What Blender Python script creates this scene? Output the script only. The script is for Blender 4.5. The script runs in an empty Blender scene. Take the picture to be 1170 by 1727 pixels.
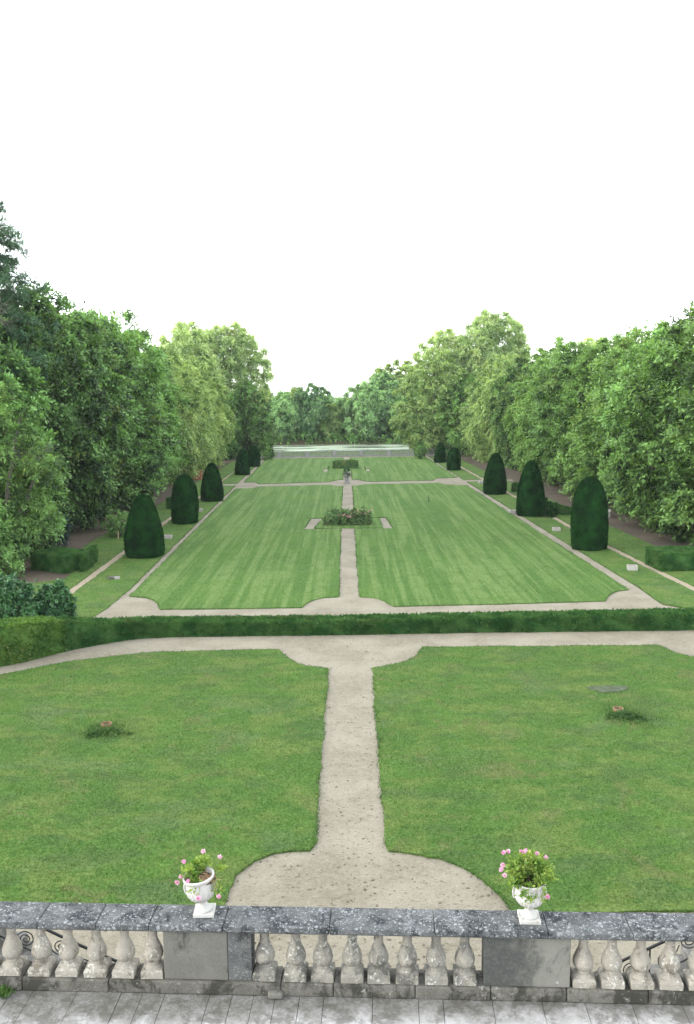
import bpy, math, random
import numpy as np
from mathutils import Matrix, Vector

SC = bpy.context.scene
COL = SC.collection
PI = math.pi
rad = math.radians

# ------------------------------------------------------------------ camera model (photo pixels -> ground)
F, CX, CY, CAMH = 1500.0, 585.0, 863.5, 10.0
PITCH = math.atan(203.5 / 1500); ROLL = rad(0.6)

def ray(px, py):
    x = (px - CX) / F; y = -(py - CY) / F
    c, s = math.cos(ROLL), math.sin(ROLL)
    x, y = c * x + s * y, -s * x + c * y
    return (x, math.cos(PITCH) + y * math.sin(PITCH), -math.sin(PITCH) + y * math.cos(PITCH))

def gp(px, py, z=0.0):
    d = ray(px, py); t = (z - CAMH) / d[2]
    return (d[0] * t, d[1] * t)

def at(px, py, Y):
    d = ray(px, py); t = Y / d[1]
    return (d[0] * t, CAMH + d[2] * t)

# ------------------------------------------------------------------ mesh helpers
def raw_mesh(name, V, F_):
    """V (n,3) array, F_ list of arrays (m,k) faces"""
    V = np.asarray(V, dtype=np.float32)
    me = bpy.data.meshes.new(name)
    me.vertices.add(len(V)); me.vertices.foreach_set('co', V.ravel())
    idx = np.concatenate([f.ravel() for f in F_]).astype(np.int32)
    tot = np.concatenate([np.full(len(f), f.shape[1]) for f in F_]).astype(np.int32)
    st = np.concatenate([[0], np.cumsum(tot)[:-1]]).astype(np.int32)
    me.loops.add(len(idx)); me.loops.foreach_set('vertex_index', idx)
    me.polygons.add(len(tot)); me.polygons.foreach_set('loop_start', st)
    me.update(calc_edges=True)
    return me

class MB:
    def __init__(self):
        self.V = []; self.Fa = []; self.n = 0
    def add(self, V, faces):
        V = np.asarray(V, dtype=np.float64).reshape(-1, 3)
        for f in faces:
            f = np.asarray(f, dtype=np.int64)
            if f.size:
                self.Fa.append(f.reshape(-1, f.shape[-1]) + self.n)
        self.V.append(V); self.n += len(V)
        return self
    def box(self, x0, x1, y0, y1, z0, z1, bev=0.0):
        if bev <= 0:
            V = [(x, y, z) for z in (z0, z1) for y in (y0, y1) for x in (x0, x1)]
            return self.add(V, [[(0, 2, 3, 1), (4, 5, 7, 6), (0, 1, 5, 4), (1, 3, 7, 5), (3, 2, 6, 7), (2, 0, 4, 6)]])
        # bevelled box : cube-sphere style rounding of all edges
        b = min(bev, (x1 - x0) / 2.01, (y1 - y0) / 2.01, (z1 - z0) / 2.01)
        xs = [x0, x0 + b, x1 - b, x1]; ys = [y0, y0 + b, y1 - b, y1]; zs = [z0, z0 + b, z1 - b, z1]
        V = []; ix = {}; faces = []
        def v(i, j, k):
            if (i, j, k) in ix: return ix[(i, j, k)]
            p = [xs[i], ys[j], zs[k]]
            e = (i in (0, 3)) + (j in (0, 3)) + (k in (0, 3))
            if e >= 2:
                q = 0.293 if e == 2 else 0.423
                if i in (0, 3): p[0] += (b * q if i == 0 else -b * q)
                if j in (0, 3): p[1] += (b * q if j == 0 else -b * q)
                if k in (0, 3): p[2] += (b * q if k == 0 else -b * q)
            ix[(i, j, k)] = len(V); V.append(p); return ix[(i, j, k)]
        for a in range(3):
            for c in range(3):
                faces.append((v(a, c, 0), v(a, c + 1, 0), v(a + 1, c + 1, 0), v(a + 1, c, 0)))
                faces.append((v(a, c, 3), v(a + 1, c, 3), v(a + 1, c + 1, 3), v(a, c + 1, 3)))
                faces.append((v(a, 0, c), v(a + 1, 0, c), v(a + 1, 0, c + 1), v(a, 0, c + 1)))
                faces.append((v(a, 3, c), v(a, 3, c + 1), v(a + 1, 3, c + 1), v(a + 1, 3, c)))
                faces.append((v(0, a, c), v(0, a, c + 1), v(0, a + 1, c + 1), v(0, a + 1, c)))
                faces.append((v(3, a, c), v(3, a + 1, c), v(3, a + 1, c + 1), v(3, a, c + 1)))
        return self.add(V, [faces])
    def lathe(self, prof, seg=24, c=(0, 0, 0), wob=0.0, rs=None):
        a = np.linspace(0, 2 * PI, seg, endpoint=False)
        V = []
        for r, z in prof:
            rr = r * np.ones(seg)
            if wob and rs is not None: rr = rr * (1 + wob * rs.normal(size=seg))
            V.append(np.stack([c[0] + rr * np.cos(a), c[1] + rr * np.sin(a), np.full(seg, c[2] + z)], 1))
        V = np.concatenate(V); m = len(prof); f = []
        for i in range(m - 1):
            for j in range(seg):
                k = (j + 1) % seg
                f.append((i * seg + j, i * seg + k, (i + 1) * seg + k, (i + 1) * seg + j))
        fs = [f, [tuple(range(seg))[::-1]], [tuple((m - 1) * seg + j for j in range(seg))]]
        return self.add(V, fs)
    def tube(self, pts, r, seg=7):
        pts = np.asarray(pts, float); n = len(pts)
        rr = np.full(n, r) if np.isscalar(r) else np.asarray(r, float)
        T = np.gradient(pts, axis=0); T /= np.linalg.norm(T, axis=1)[:, None] + 1e-9
        ref = np.array([0, 0, 1.0]) if abs(T[0][2]) < 0.9 else np.array([1.0, 0, 0])
        V = []; a = np.linspace(0, 2 * PI, seg, endpoint=False)
        for i in range(n):
            u = np.cross(T[i], ref); u /= np.linalg.norm(u) + 1e-9
            w = np.cross(u, T[i]); ref = w
            V.append(pts[i] + rr[i] * (np.cos(a)[:, None] * u + np.sin(a)[:, None] * w))
        f = []
        for i in range(n - 1):
            for j in range(seg):
                k = (j + 1) % seg
                f.append((i * seg + j, i * seg + k, (i + 1) * seg + k, (i + 1) * seg + j))
        return self.add(np.concatenate(V), [f, [tuple(range(seg))[::-1]], [tuple((n - 1) * seg + j for j in range(seg))]])
    def quads(self, V):
        n = len(V) // 4
        return self.add(V, [np.arange(4 * n).reshape(-1, 4)])
    def poly_slab(self, pts, z0, z1):
        n = len(pts)
        V = [(x, y, z1) for x, y in pts] + [(x, y, z0) for x, y in pts]
        side = [(i, n + i, n + (i + 1) % n, (i + 1) % n) for i in range(n)]
        return self.add(V, [[tuple(range(n))], side])
    def mesh(self, name, smooth=False):
        by = {}
        for f in self.Fa: by.setdefault(f.shape[1], []).append(f)
        me = raw_mesh(name, np.concatenate(self.V), [np.concatenate(v) for v in by.values()])
        me.polygons.foreach_set('use_smooth', np.full(len(me.polygons), bool(smooth)))
        return me
    def build(self, name, mat, parent=None, smooth=False, loc=None):
        o = bpy.data.objects.new(name, self.mesh(name, smooth))
        for m in (mat if isinstance(mat, list) else [mat]): o.data.materials.append(m)
        COL.objects.link(o)
        if parent is not None: o.parent = parent
        if loc is not None: o.location = loc
        return o

def tag(o, label=None, cat=None, group=None, kind=None):
    if label: o['label'] = label
    if cat: o['category'] = cat
    if group: o['group'] = group
    if kind: o['kind'] = kind
    return o

def empty(name, loc, label, cat, group=None, rz=0.0):
    o = bpy.data.objects.new(name, None); COL.objects.link(o)
    o.location = loc; o.rotation_euler = (0, 0, rz); o.empty_display_size = 0.3
    return tag(o, label, cat, group)

def struct(o, label=None, cat=None):
    return tag(o, label, cat, None, 'structure')

def dup(root, loc, rz=0.0, scale=(1, 1, 1), label=None, group=None):
    r = root.copy(); COL.objects.link(r)
    r.location = loc; r.rotation_euler = (0, 0, rz); r.scale = scale
    if label: r['label'] = label
    if group: r['group'] = group
    for ch in list(root.children):
        c = ch.copy(); COL.objects.link(c); c.parent = r
        for gch in list(ch.children):
            d = gch.copy(); COL.objects.link(d); d.parent = c
    return r

def unit(v):
    return v / (np.linalg.norm(v, axis=-1, keepdims=True) + 1e-9)

def cards(P, A, N, L, W):
    """diamond leaves: base P, axis A, normal N"""
    A = unit(A); S = unit(np.cross(A, N)); L = np.asarray(L)[:, None]; W = np.asarray(W)[:, None]
    V = np.empty((len(P), 4, 3))
    V[:, 0] = P; V[:, 1] = P + A * L * 0.45 + S * W * 0.5
    V[:, 2] = P + A * L; V[:, 3] = P + A * L * 0.45 - S * W * 0.5
    return V.reshape(-1, 3)

# ------------------------------------------------------------------ materials
def new_mat(name):
    m = bpy.data.materials.new(name); m.use_nodes = True
    nt = m.node_tree; nt.nodes.clear()
    out = nt.nodes.new('ShaderNodeOutputMaterial')
    return m, nt, out

class NT:
    def __init__(self, nt): self.nt = nt; self.L = nt.links.new
    def n(self, t, **kw):
        x = self.nt.nodes.new(t)
        for k, v in kw.items(): setattr(x, k, v)
        return x
    def _set(self, sock, v):
        if hasattr(v, 'is_linked') or hasattr(v, 'links'): self.L(v, sock)
        else:
            if sock.type == 'RGBA' and len(v) == 3: v = (*v, 1)
            sock.default_value = v
    def pos(self, scale=(1, 1, 1), obj=False, rot=(0, 0, 0)):
        s = self.n('ShaderNodeTexCoord').outputs['Object'] if obj else self.n('ShaderNodeNewGeometry').outputs['Position']
        mp = self.n('ShaderNodeMapping'); self.L(s, mp.inputs['Vector']); mp.inputs['Scale'].default_value = scale
        mp.inputs['Rotation'].default_value = rot
        return mp.outputs['Vector']
    def noise(self, vec, scale, detail=3, rough=0.55, dist=0.0):
        x = self.n('ShaderNodeTexNoise'); self.L(vec, x.inputs['Vector'])
        x.inputs['Scale'].default_value = scale; x.inputs['Detail'].default_value = detail
        x.inputs['Roughness'].default_value = rough; x.inputs['Distortion'].default_value = dist
        return x.outputs['Fac']
    def voro(self, vec, scale, feature='F1', rnd=1.0):
        x = self.n('ShaderNodeTexVoronoi', feature=feature); self.L(vec, x.inputs['Vector'])
        x.inputs['Scale'].default_value = scale
        return x
    def ramp(self, fac, a, b, lo=0.0, hi=1.0, smooth=True):
        x = self.n('ShaderNodeMapRange'); x.interpolation_type = 'SMOOTHSTEP' if smooth else 'LINEAR'
        self._set(x.inputs['Value'], fac)
        x.inputs['From Min'].default_value = a; x.inputs['From Max'].default_value = b
        x.inputs['To Min'].default_value = lo; x.inputs['To Max'].default_value = hi
        return x.outputs['Result']
    def mix(self, fac, a, b, blend='MIX'):
        x = self.n('ShaderNodeMix', data_type='RGBA', blend_type=blend)
        self._set(x.inputs[0], fac); self._set(x.inputs[6], a); self._set(x.inputs[7], b)
        return x.outputs[2]
    def math(self, op, a, b=0.0, c=0.0):
        x = self.n('ShaderNodeMath', operation=op)
        self._set(x.inputs[0], a); self._set(x.inputs[1], b); self._set(x.inputs[2], c)
        return x.outputs[0]
    def bump(self, h, dist=0.01, strength=0.6):
        x = self.n('ShaderNodeBump'); self.L(h, x.inputs['Height'])
        x.inputs['Distance'].default_value = dist; x.inputs['Strength'].default_value = strength
        return x.outputs['Normal']
    def pbsdf(self, col, rough=0.8, spec=0.3, normal=None, metal=0.0):
        x = self.n('ShaderNodeBsdfPrincipled')
        self._set(x.inputs['Base Color'], col); self._set(x.inputs['Roughness'], rough)
        x.inputs['Specular IOR Level'].default_value = spec; x.inputs['Metallic'].default_value = metal
        if normal is not None: self.L(normal, x.inputs['Normal'])
        return x.outputs['BSDF']

def leaf_mat(name, dark, light, tip=None, trans=0.3, nscale=0.7, rough=0.55, objvar=0.5, spec=0.25):
    m, nt, out = new_mat(name); t = NT(nt)
    geo = t.n('ShaderNodeNewGeometry'); oi = t.n('ShaderNodeObjectInfo')
    nz = t.noise(t.pos(), nscale, 3)
    f = t.math('MULTIPLY_ADD', geo.outputs['Random Per Island'], 0.55, -0.28)
    f = t.math('ADD', t.ramp(nz, 0.32, 0.68), f)
    f = t.math('ADD', f, t.math('MULTIPLY_ADD', oi.outputs['Random'], objvar, -objvar / 2))
    f = t.math('MINIMUM', t.math('MAXIMUM', f, 0.0), 1.0)
    col = t.mix(f, dark, light)
    if tip is not None:   # a minority of yellowed / dry leaves in patches
        n2 = t.noise(t.pos(), nscale * 0.45, 2)
        g = t.math('MULTIPLY', t.ramp(n2, 0.52, 0.75), t.ramp(geo.outputs['Random Per Island'], 0.35, 0.9))
        col = t.mix(g, col, tip)
    d = t.pbsdf(col, rough, spec)
    if trans > 0:
        tr = t.n('ShaderNodeBsdfTranslucent')
        t.L(t.mix(1.0, col, (1.25, 1.2, 0.55), 'MULTIPLY'), tr.inputs['Color'])
        mx = t.n('ShaderNodeMixShader'); mx.inputs[0].default_value = trans
        t.L(d, mx.inputs[1]); t.L(tr.outputs[0], mx.inputs[2]); d = mx.outputs[0]
    t.L(d, out.inputs['Surface'])
    return m

def lawn_color(t, upper, fine=True):
    p = t.pos()
    big = t.noise(p, 0.22, 4, 0.6, 0.4); mid = t.noise(p, 0.9, 5, 0.65); fn = t.noise(p, 15, 4, 0.75)
    tuft = t.noise(t.pos((1, 0.7, 1)), 4.5, 4, 0.7)
    dry = t.noise(t.pos((1, 1.4, 1)), 0.55, 6, 0.7, 0.3)
    col = t.mix(t.ramp(big, 0.35, 0.65), (0.041, 0.133, 0.011), (0.068, 0.182, 0.017))
    col = t.mix(t.ramp(mid, 0.38, 0.66, 0, 0.6), col, (0.057, 0.148, 0.017))
    if upper:
        st = t.noise(t.pos((1.55, 0.035, 1)), 1.0, 3, 0.6)
        st2 = t.noise(t.pos((4.2, 0.10, 1)), 1.0, 4, 0.6)
        s = t.math('MULTIPLY', t.ramp(t.math('ADD', t.math('MULTIPLY', st, 0.5), t.math('MULTIPLY', st2, 0.5)), 0.45, 0.58), t.ramp(mid, 0.3, 0.6, 0.35, 0.95))
        col = t.mix(t.math('MULTIPLY', s, 0.95), col, (0.192, 0.296, 0.087))
        col = t.mix(t.ramp(dry, 0.50, 0.72, 0, 0.5), col, (0.146, 0.233, 0.065))
    else:
        col = t.mix(t.ramp(dry, 0.46, 0.60, 0, 0.9), col, (0.135, 0.199, 0.040))
        br = t.noise(t.pos((1.1, 1, 1), rot=(0, 0, 0.6)), 0.62, 6, 0.72, 0.5)
        col = t.mix(t.ramp(br, 0.545, 0.64, 0, 0.8), col, (0.145, 0.147, 0.055))
        dk = t.noise(t.pos((1, 2.0, 1), rot=(0, 0, 0.25)), 0.55, 5, 0.66)
        col = t.mix(t.ramp(dk, 0.50, 0.62, 0, 0.75), col, (0.039, 0.104, 0.022))
        gy = t.noise(t.pos((1, 1.3, 1)), 0.38, 4, 0.6)
        col = t.mix(t.ramp(gy, 0.54, 0.66, 0, 0.55), col, (0.087, 0.158, 0.062))
    pt = t.noise(t.pos((1, 1.6, 1)), 2.1, 5, 0.7)
    col = t.mix(t.ramp(pt, 0.38, 0.62, 0.0, 0.25 if upper else 0.5), t.mix(0.3, col, (0.030, 0.070, 0.020)), t.mix(0.25, col, (0.19, 0.24, 0.08)))
    col = t.mix(t.ramp(tuft, 0.36, 0.66, 0.26, 0.0), col, t.mix(0.5, col, (0.018, 0.043, 0.012)))
    if fine:
        col = t.mix(t.ramp(fn, 0.36, 0.64, 0.0, 1.0), t.mix(0.5, col, (0.014, 0.035, 0.008)), t.mix(0.25, col, (0.163, 0.196, 0.080)))
    return col, fn

def lawn_mat(name, upper):
    m, nt, out = new_mat(name); t = NT(nt)
    col, fn = lawn_color(t, upper)
    h = t.math('ADD', fn, t.math('MULTIPLY', t.noise(t.pos(), 4.0, 3), 0.8))
    t.L(t.pbsdf(col, 0.9, 0.1, t.bump(h, 0.05, 0.7)), out.inputs['Surface'])
    return m

def blade_mat(name, upper):
    m, nt, out = new_mat(name); t = NT(nt)
    col, fn = lawn_color(t, upper, False)
    r = t.n('ShaderNodeNewGeometry').outputs['Random Per Island']
    col = t.mix(t.ramp(r, 0, 1, 0.0, 1.0, False), t.mix(0.4, col, (0.020, 0.052, 0.010)), t.mix(0.35, col, (0.177, 0.217, 0.086)))
    d = t.pbsdf(col, 0.7, 0.15)
    tr = t.n('ShaderNodeBsdfTranslucent'); t.L(t.mix(1.0, col, (1.2, 1.2, 0.6), 'MULTIPLY'), tr.inputs['Color'])
    mx = t.n('ShaderNodeMixShader'); mx.inputs[0].default_value = 0.3
    t.L(d, mx.inputs[1]); t.L(tr.outputs[0], mx.inputs[2]); t.L(mx.outputs[0], out.inputs['Surface'])
    return m

def gravel_mat(name, a, b, speck, leafy=0.5):
    m, nt, out = new_mat(name); t = NT(nt)
    p = t.pos()
    big = t.noise(p, 0.5, 4, 0.6); mid = t.noise(p, 5, 4, 0.65); v = t.voro(p, 42)
    col = t.mix(t.ramp(big, 0.35, 0.65), a, b)
    col = t.mix(t.ramp(mid, 0.4, 0.7, 0, 0.55), col, t.mix(0.4, b, tuple(x * 1.1 for x in b)))
    g = t.n('ShaderNodeSeparateColor'); t.L(v.outputs['Color'], g.inputs[0])
    col = t.mix(t.ramp(g.outputs[0], 0.0, 1.0, 0.0, 0.5), t.mix(0.3, col, tuple(x * 0.35 for x in b)), t.mix(0.3, col, tuple(x * 1.6 for x in b)))
    sp = t.noise(t.pos((1, 2.0, 1)), 9, 3, 0.7)
    col = t.mix(t.ramp(sp, 0.60, 0.68, 0, leafy), col, speck)
    st = t.noise(t.pos((0.8, 3.0, 1)), 1.6, 4, 0.7)
    col = t.mix(t.ramp(st, 0.58, 0.75, 0, leafy * 0.7), col, speck)
    bl = t.noise(t.pos((1, 2.4, 1)), 1.9, 6, 0.75, 0.6)
    col = t.mix(t.ramp(bl, 0.56, 0.70, 0, leafy * 0.6), col, t.mix(0.5, col, speck))
    pk = t.noise(t.pos((1, 1.7, 1)), 7.5, 2, 0.5)
    col = t.mix(t.ramp(pk, 0.66, 0.71, 0, leafy), col, t.mix(0.75, col, speck))
    h = t.math('ADD', v.outputs['Distance'], mid)
    t.L(t.pbsdf(col, 0.95, 0.1, t.bump(h, 0.015, 0.7)), out.inputs['Surface'])
    return m

def stone_mat(name, base, alt, lichen, lich_amt, dark, dark_amt, scale=1.0, bump=0.006, dots=0.0, grain=0.35):
    m, nt, out = new_mat(name); t = NT(nt)
    p = t.pos()
    n1 = t.noise(p, 3.0 * scale, 4, 0.65); n2 = t.noise(p, 14 * scale, 5, 0.7); n3 = t.noise(p, 60 * scale, 3, 0.6)
    col = t.mix(t.ramp(n1, 0.35, 0.65), base, alt)
    col = t.mix(t.ramp(n3, 0.3, 0.7, 0, grain), t.mix(0.25, col, (0.02, 0.02, 0.02)), t.mix(0.2, col, (0.8, 0.8, 0.76)))
    if dark_amt > 0:
        nd = t.noise(t.pos((1.0, 1.0, 0.7)), 2.6 * scale, 6, 0.72, 0.4)
        col = t.mix(t.ramp(nd, 0.62 - 0.3 * dark_amt, 0.72 - 0.22 * dark_amt, 0, 0.88), col, dark)
    if lich_amt > 0:
        lc = t.math('ADD', t.math('MULTIPLY', n2, 0.75), t.math('MULTIPLY', t.noise(p, 2.2 * scale, 3), 0.25))
        col = t.mix(t.ramp(lc, 0.66 - 0.2 * lich_amt, 0.72 - 0.18 * lich_amt, 0, 0.9), col, lichen)
    for ds, dk_ in (((11, 0.42), (27, 0.5)) if dots > 0 else ()):
        v = t.voro(p, ds * scale); g = t.n('ShaderNodeSeparateColor'); t.L(v.outputs['Color'], g.inputs[0])
        r = t.math('MULTIPLY', t.ramp(g.outputs[0], 0.35, 1.0, 0, 1, False), dk_)
        dd = t.math('ADD', v.outputs['Distance'], t.math('MULTIPLY_ADD', n2, 0.9, -0.45))
        k = t.ramp(t.math('SUBTRACT', r, dd), -0.03, 0.06)
        col = t.mix(t.math('MULTIPLY', k, dots), col, t.mix(g.outputs[1], t.mix(0.25, col, lichen), lichen))
    h = t.math('ADD', n2, t.math('MULTIPLY', n3, 0.5))
    t.L(t.pbsdf(col, 0.92, 0.15, t.bump(h, bump, 0.7)), out.inputs['Surface'])
    return m

def grime(mat, axis, a, b, dark, amp, scale, amt=0.9):
    """a grown patch of lichen and dirt whose ragged edge follows noise along one world axis"""
    nt = mat.node_tree; t = NT(nt)
    bs = [n for n in nt.nodes if n.type == 'BSDF_PRINCIPLED'][0]
    src = bs.inputs['Base Color'].links[0].from_socket
    sp = t.n('ShaderNodeSeparateXYZ'); t.L(t.pos(), sp.inputs[0])
    nz = t.math('ADD', t.math('MULTIPLY_ADD', t.noise(t.pos(), scale, 6, 0.72, 0.4), amp, -amp / 2), sp.outputs[axis])
    fine = t.ramp(t.noise(t.pos(), scale * 7, 3, 0.6), 0.3, 0.6, 0.78, 1.0)
    t.L(t.mix(t.math('MULTIPLY', t.ramp(nz, a, b, 0, amt), fine), src, dark), bs.inputs['Base Color'])

def plain_mat(name, col, rough=0.6, spec=0.3, metal=0.0, var=0.25, scale=12):
    m, nt, out = new_mat(name); t = NT(nt)
    n = t.noise(t.pos(), scale, 4, 0.6)
    c = t.mix(t.ramp(n, 0.3, 0.7, 0, var), col, tuple(x * 0.4 for x in col))
    t.L(t.pbsdf(c, rough, spec, t.bump(n, 0.004, 0.4), metal), out.inputs['Surface'])
    return m

M = {}
M['lawn_low'] = lawn_mat('lawn_low', False); M['lawn_up'] = lawn_mat('lawn_up', True)
M['blade_low'] = blade_mat('blade_low', False); M['blade_up'] = blade_mat('blade_up', True)
M['edge_grass'] = leaf_mat('edge_grass', (0.032, 0.088, 0.022), (0.090, 0.165, 0.042), trans=0.3, nscale=2.0, objvar=0)
M['gravel'] = gravel_mat('gravel', (0.174, 0.156, 0.116), (0.256, 0.236, 0.185), (0.079, 0.068, 0.046), 0.8)
M['dirt'] = gravel_mat('dirt', (0.072, 0.057, 0.043), (0.107, 0.087, 0.066), (0.030, 0.023, 0.016), 0.6)
M['dirtpale'] = gravel_mat('dirt_pale', (0.250, 0.213, 0.151), (0.310, 0.266, 0.197), (0.103, 0.098, 0.051), 0.7)
M['soil'] = gravel_mat('soil', (0.045, 0.034, 0.024), (0.075, 0.058, 0.04), (0.03, 0.04, 0.015), 0.8)
M['coping'] = stone_mat('coping_stone', (0.037, 0.042, 0.046), (0.092, 0.098, 0.102), (0.257, 0.274, 0.277), 0.50, (0.018, 0.021, 0.024), 0.45, 1.5, 0.008, 0.85)
M['pier'] = stone_mat('pier_stone', (0.122, 0.120, 0.103), (0.153, 0.151, 0.129), (0.226, 0.237, 0.212), 0.1, (0.039, 0.040, 0.037), 0.36, 0.8, 0.004, grain=0.12)
M['pier_dark'] = stone_mat('dark_stone', (0.050, 0.054, 0.055), (0.085, 0.088, 0.086), (0.42, 0.43, 0.41), 0.1, (0.03, 0.03, 0.03), 0.4, 1.4, 0.004, 0.22)
M['pier_stain'] = stone_mat('stained_stone', (0.193, 0.191, 0.164), (0.166, 0.163, 0.140), (0.311, 0.319, 0.294), 0.22, (0.069, 0.071, 0.065), 0.3, 0.9, 0.005, grain=0.12)
M['baluster'] = stone_mat('baluster_stone', (0.255, 0.239, 0.196), (0.178, 0.170, 0.145), (0.425, 0.435, 0.399), 0.5, (0.081, 0.080, 0.070), 0.5, 1.9, 0.008)
M['baluster_warm'] = stone_mat('baluster_warm_stone', (0.313, 0.289, 0.238), (0.260, 0.241, 0.201), (0.421, 0.420, 0.379), 0.55, (0.115, 0.103, 0.081), 0.38, 1.8, 0.007)
M['plinth'] = stone_mat('plinth_stone', (0.081, 0.077, 0.063), (0.124, 0.118, 0.099), (0.260, 0.260, 0.234), 0.35, (0.028, 0.028, 0.022), 0.55, 1.3, 0.01)
M['flag'] = stone_mat('flagstone', (0.555, 0.551, 0.553), (0.405, 0.401, 0.395), (0.781, 0.786, 0.790), 0.12, (0.166, 0.159, 0.151), 0.52, 1.3, 0.006)
grime(M['flag'], 1, 9.35, 9.95, (0.07, 0.068, 0.055), 0.9, 3.2, 0.8)
grime(M['pier_stain'], 0, 2.38, 1.95, (0.045, 0.048, 0.046), 1.3, 2.8, 0.92)
M['pale'] = stone_mat('pale_stone', (0.396, 0.382, 0.346), (0.324, 0.313, 0.281), (0.432, 0.432, 0.403), 0.1, (0.158, 0.151, 0.130), 0.12, 1.0, 0.004)
M['lake_stone'] = stone_mat('lake_stone', (0.30, 0.30, 0.29), (0.24, 0.24, 0.23), (0.45, 0.45, 0.42), 0.1, (0.12, 0.12, 0.10), 0.2, 1.0, 0.004)
M['urn'] = stone_mat('urn_white', (0.507, 0.500, 0.479), (0.451, 0.444, 0.416), (0.549, 0.549, 0.536), 0.1, (0.232, 0.218, 0.177), 0.22, 3.0, 0.002)
M['iron'] = plain_mat('wrought_iron', (0.02, 0.021, 0.022), 0.55, 0.4, 0.3)
M['terracotta'] = plain_mat('terracotta', (0.224, 0.143, 0.091), 0.85, 0.2)
M['bark'] = stone_mat('bark', (0.085, 0.072, 0.058), (0.13, 0.115, 0.095), (0.25, 0.25, 0.2), 0.1, (0.03, 0.026, 0.02), 0.35, 1.5, 0.02)
M['wood'] = plain_mat('stake_wood', (0.34, 0.26, 0.16), 0.8, 0.2)
M['dry'] = leaf_mat('dry_twigs', (0.084, 0.079, 0.063), (0.140, 0.135, 0.108), trans=0.0, nscale=2, objvar=0)
M['straw'] = leaf_mat('dead_stems', (0.24, 0.15, 0.085), (0.42, 0.30, 0.17), trans=0.1, nscale=9, objvar=0)
M['brick'] = plain_mat('old_brick', (0.30, 0.13, 0.075), 0.9, 0.15, var=0.5, scale=4)

M['leaf_dark'] = leaf_mat('leaf_dark', (0.016, 0.042, 0.012), (0.218, 0.414, 0.125), (0.156, 0.193, 0.057), 0.32)
M['leaf_mid'] = leaf_mat('leaf_mid', (0.028, 0.070, 0.017), (0.248, 0.449, 0.144), (0.230, 0.316, 0.098), 0.38)
M['leaf_fresh'] = leaf_mat('leaf_fresh', (0.046, 0.107, 0.024), (0.230, 0.393, 0.118), (0.255, 0.329, 0.095), 0.38)
M['leaf_shade'] = leaf_mat('leaf_shade', (0.023, 0.057, 0.012), (0.242, 0.437, 0.122), (0.211, 0.290, 0.079), 0.38)
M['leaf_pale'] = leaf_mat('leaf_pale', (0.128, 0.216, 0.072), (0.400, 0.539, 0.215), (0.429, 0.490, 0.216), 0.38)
M['leaf_yellow'] = leaf_mat('leaf_yellow', (0.225, 0.346, 0.152), (0.555, 0.691, 0.389), (0.531, 0.565, 0.335), 0.5)  # yellow-green leaves, colour lifted to paint in the crowns' backlit brightness
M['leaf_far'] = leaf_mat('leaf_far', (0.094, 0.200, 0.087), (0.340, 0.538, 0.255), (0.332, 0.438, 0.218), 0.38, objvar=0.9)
M['leaf_needle'] = leaf_mat('leaf_needle', (0.033, 0.092, 0.042), (0.101, 0.190, 0.088), None, 0.12)
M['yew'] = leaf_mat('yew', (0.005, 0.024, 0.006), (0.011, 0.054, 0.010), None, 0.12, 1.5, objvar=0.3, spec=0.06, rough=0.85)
M['box'] = leaf_mat('box_hedge', (0.020, 0.069, 0.018), (0.060, 0.136, 0.037), (0.093, 0.108, 0.043), 0.22, 1.5, objvar=0.2, spec=0.06, rough=0.85)
M['box_bright'] = leaf_mat('box_bright', (0.040, 0.108, 0.018), (0.099, 0.188, 0.035), (0.172, 0.199, 0.057), 0.3, 1.2, objvar=0)
M['laurel'] = leaf_mat('laurel', (0.016, 0.071, 0.025), (0.062, 0.167, 0.052), None, 0.2, 1.5, 0.4, 0, 0.4)
M['blue_bush'] = leaf_mat('blue_bush', (0.012, 0.032, 0.030), (0.030, 0.065, 0.052), None, 0.15)
M['rose_leaf'] = leaf_mat('rose_leaf', (0.049, 0.128, 0.047), (0.166, 0.271, 0.094), (0.273, 0.281, 0.108), 0.25, 3)
M['geranium_leaf'] = leaf_mat('geranium_leaf', (0.076, 0.168, 0.025), (0.238, 0.336, 0.071), (0.340, 0.353, 0.133), 0.4, 9, objvar=0.1)
M['pink'] = leaf_mat('pink_petals', (0.600, 0.250, 0.470), (0.800, 0.550, 0.739), None, 0.25, 20, objvar=0.6)
M['rose_pink'] = leaf_mat('rose_petals', (0.605, 0.240, 0.325), (0.792, 0.504, 0.585), None, 0.25, 8)
M['litter'] = leaf_mat('fallen_leaves', (0.045, 0.036, 0.024), (0.13, 0.105, 0.07), None, 0.0, 8, objvar=0)

# ------------------------------------------------------------------ ground
rs = np.random.RandomState(11)

def resample(pts, step, jit=0.0, seed=0):
    r = np.random.RandomState(seed); out = []
    n = len(pts); ph = r.rand(6) * 6.28
    s = 0
    for i in range(n):
        a = np.array(pts[i]); b = np.array(pts[(i + 1) % n]); d = np.linalg.norm(b - a)
        k = max(1, int(d / step)); nrm = np.array([-(b - a)[1], (b - a)[0]]) / (d + 1e-9)
        for j in range(k):
            u = s + d * j / k
            w = 0.5 * math.sin(u * 1.3 + ph[0]) + 0.4 * math.sin(u * 3.1 + ph[1]) + 0.5 * r.randn()
            out.append(tuple(a + (b - a) * j / k + nrm * jit * w))
        s += d
    return out

def inside(poly, P):
    x, y = P[:, 0], P[:, 1]; c = np.zeros(len(P), bool)
    px = np.array([p[0] for p in poly]); py = np.array([p[1] for p in poly]); j = len(poly) - 1
    for i in range(len(poly)):
        m = ((py[i] > y) != (py[j] > y)) & (x < (px[j] - px[i]) * (y - py[i]) / (py[j] - py[i] + 1e-12) + px[i])
        c ^= m; j = i
    return c

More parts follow.
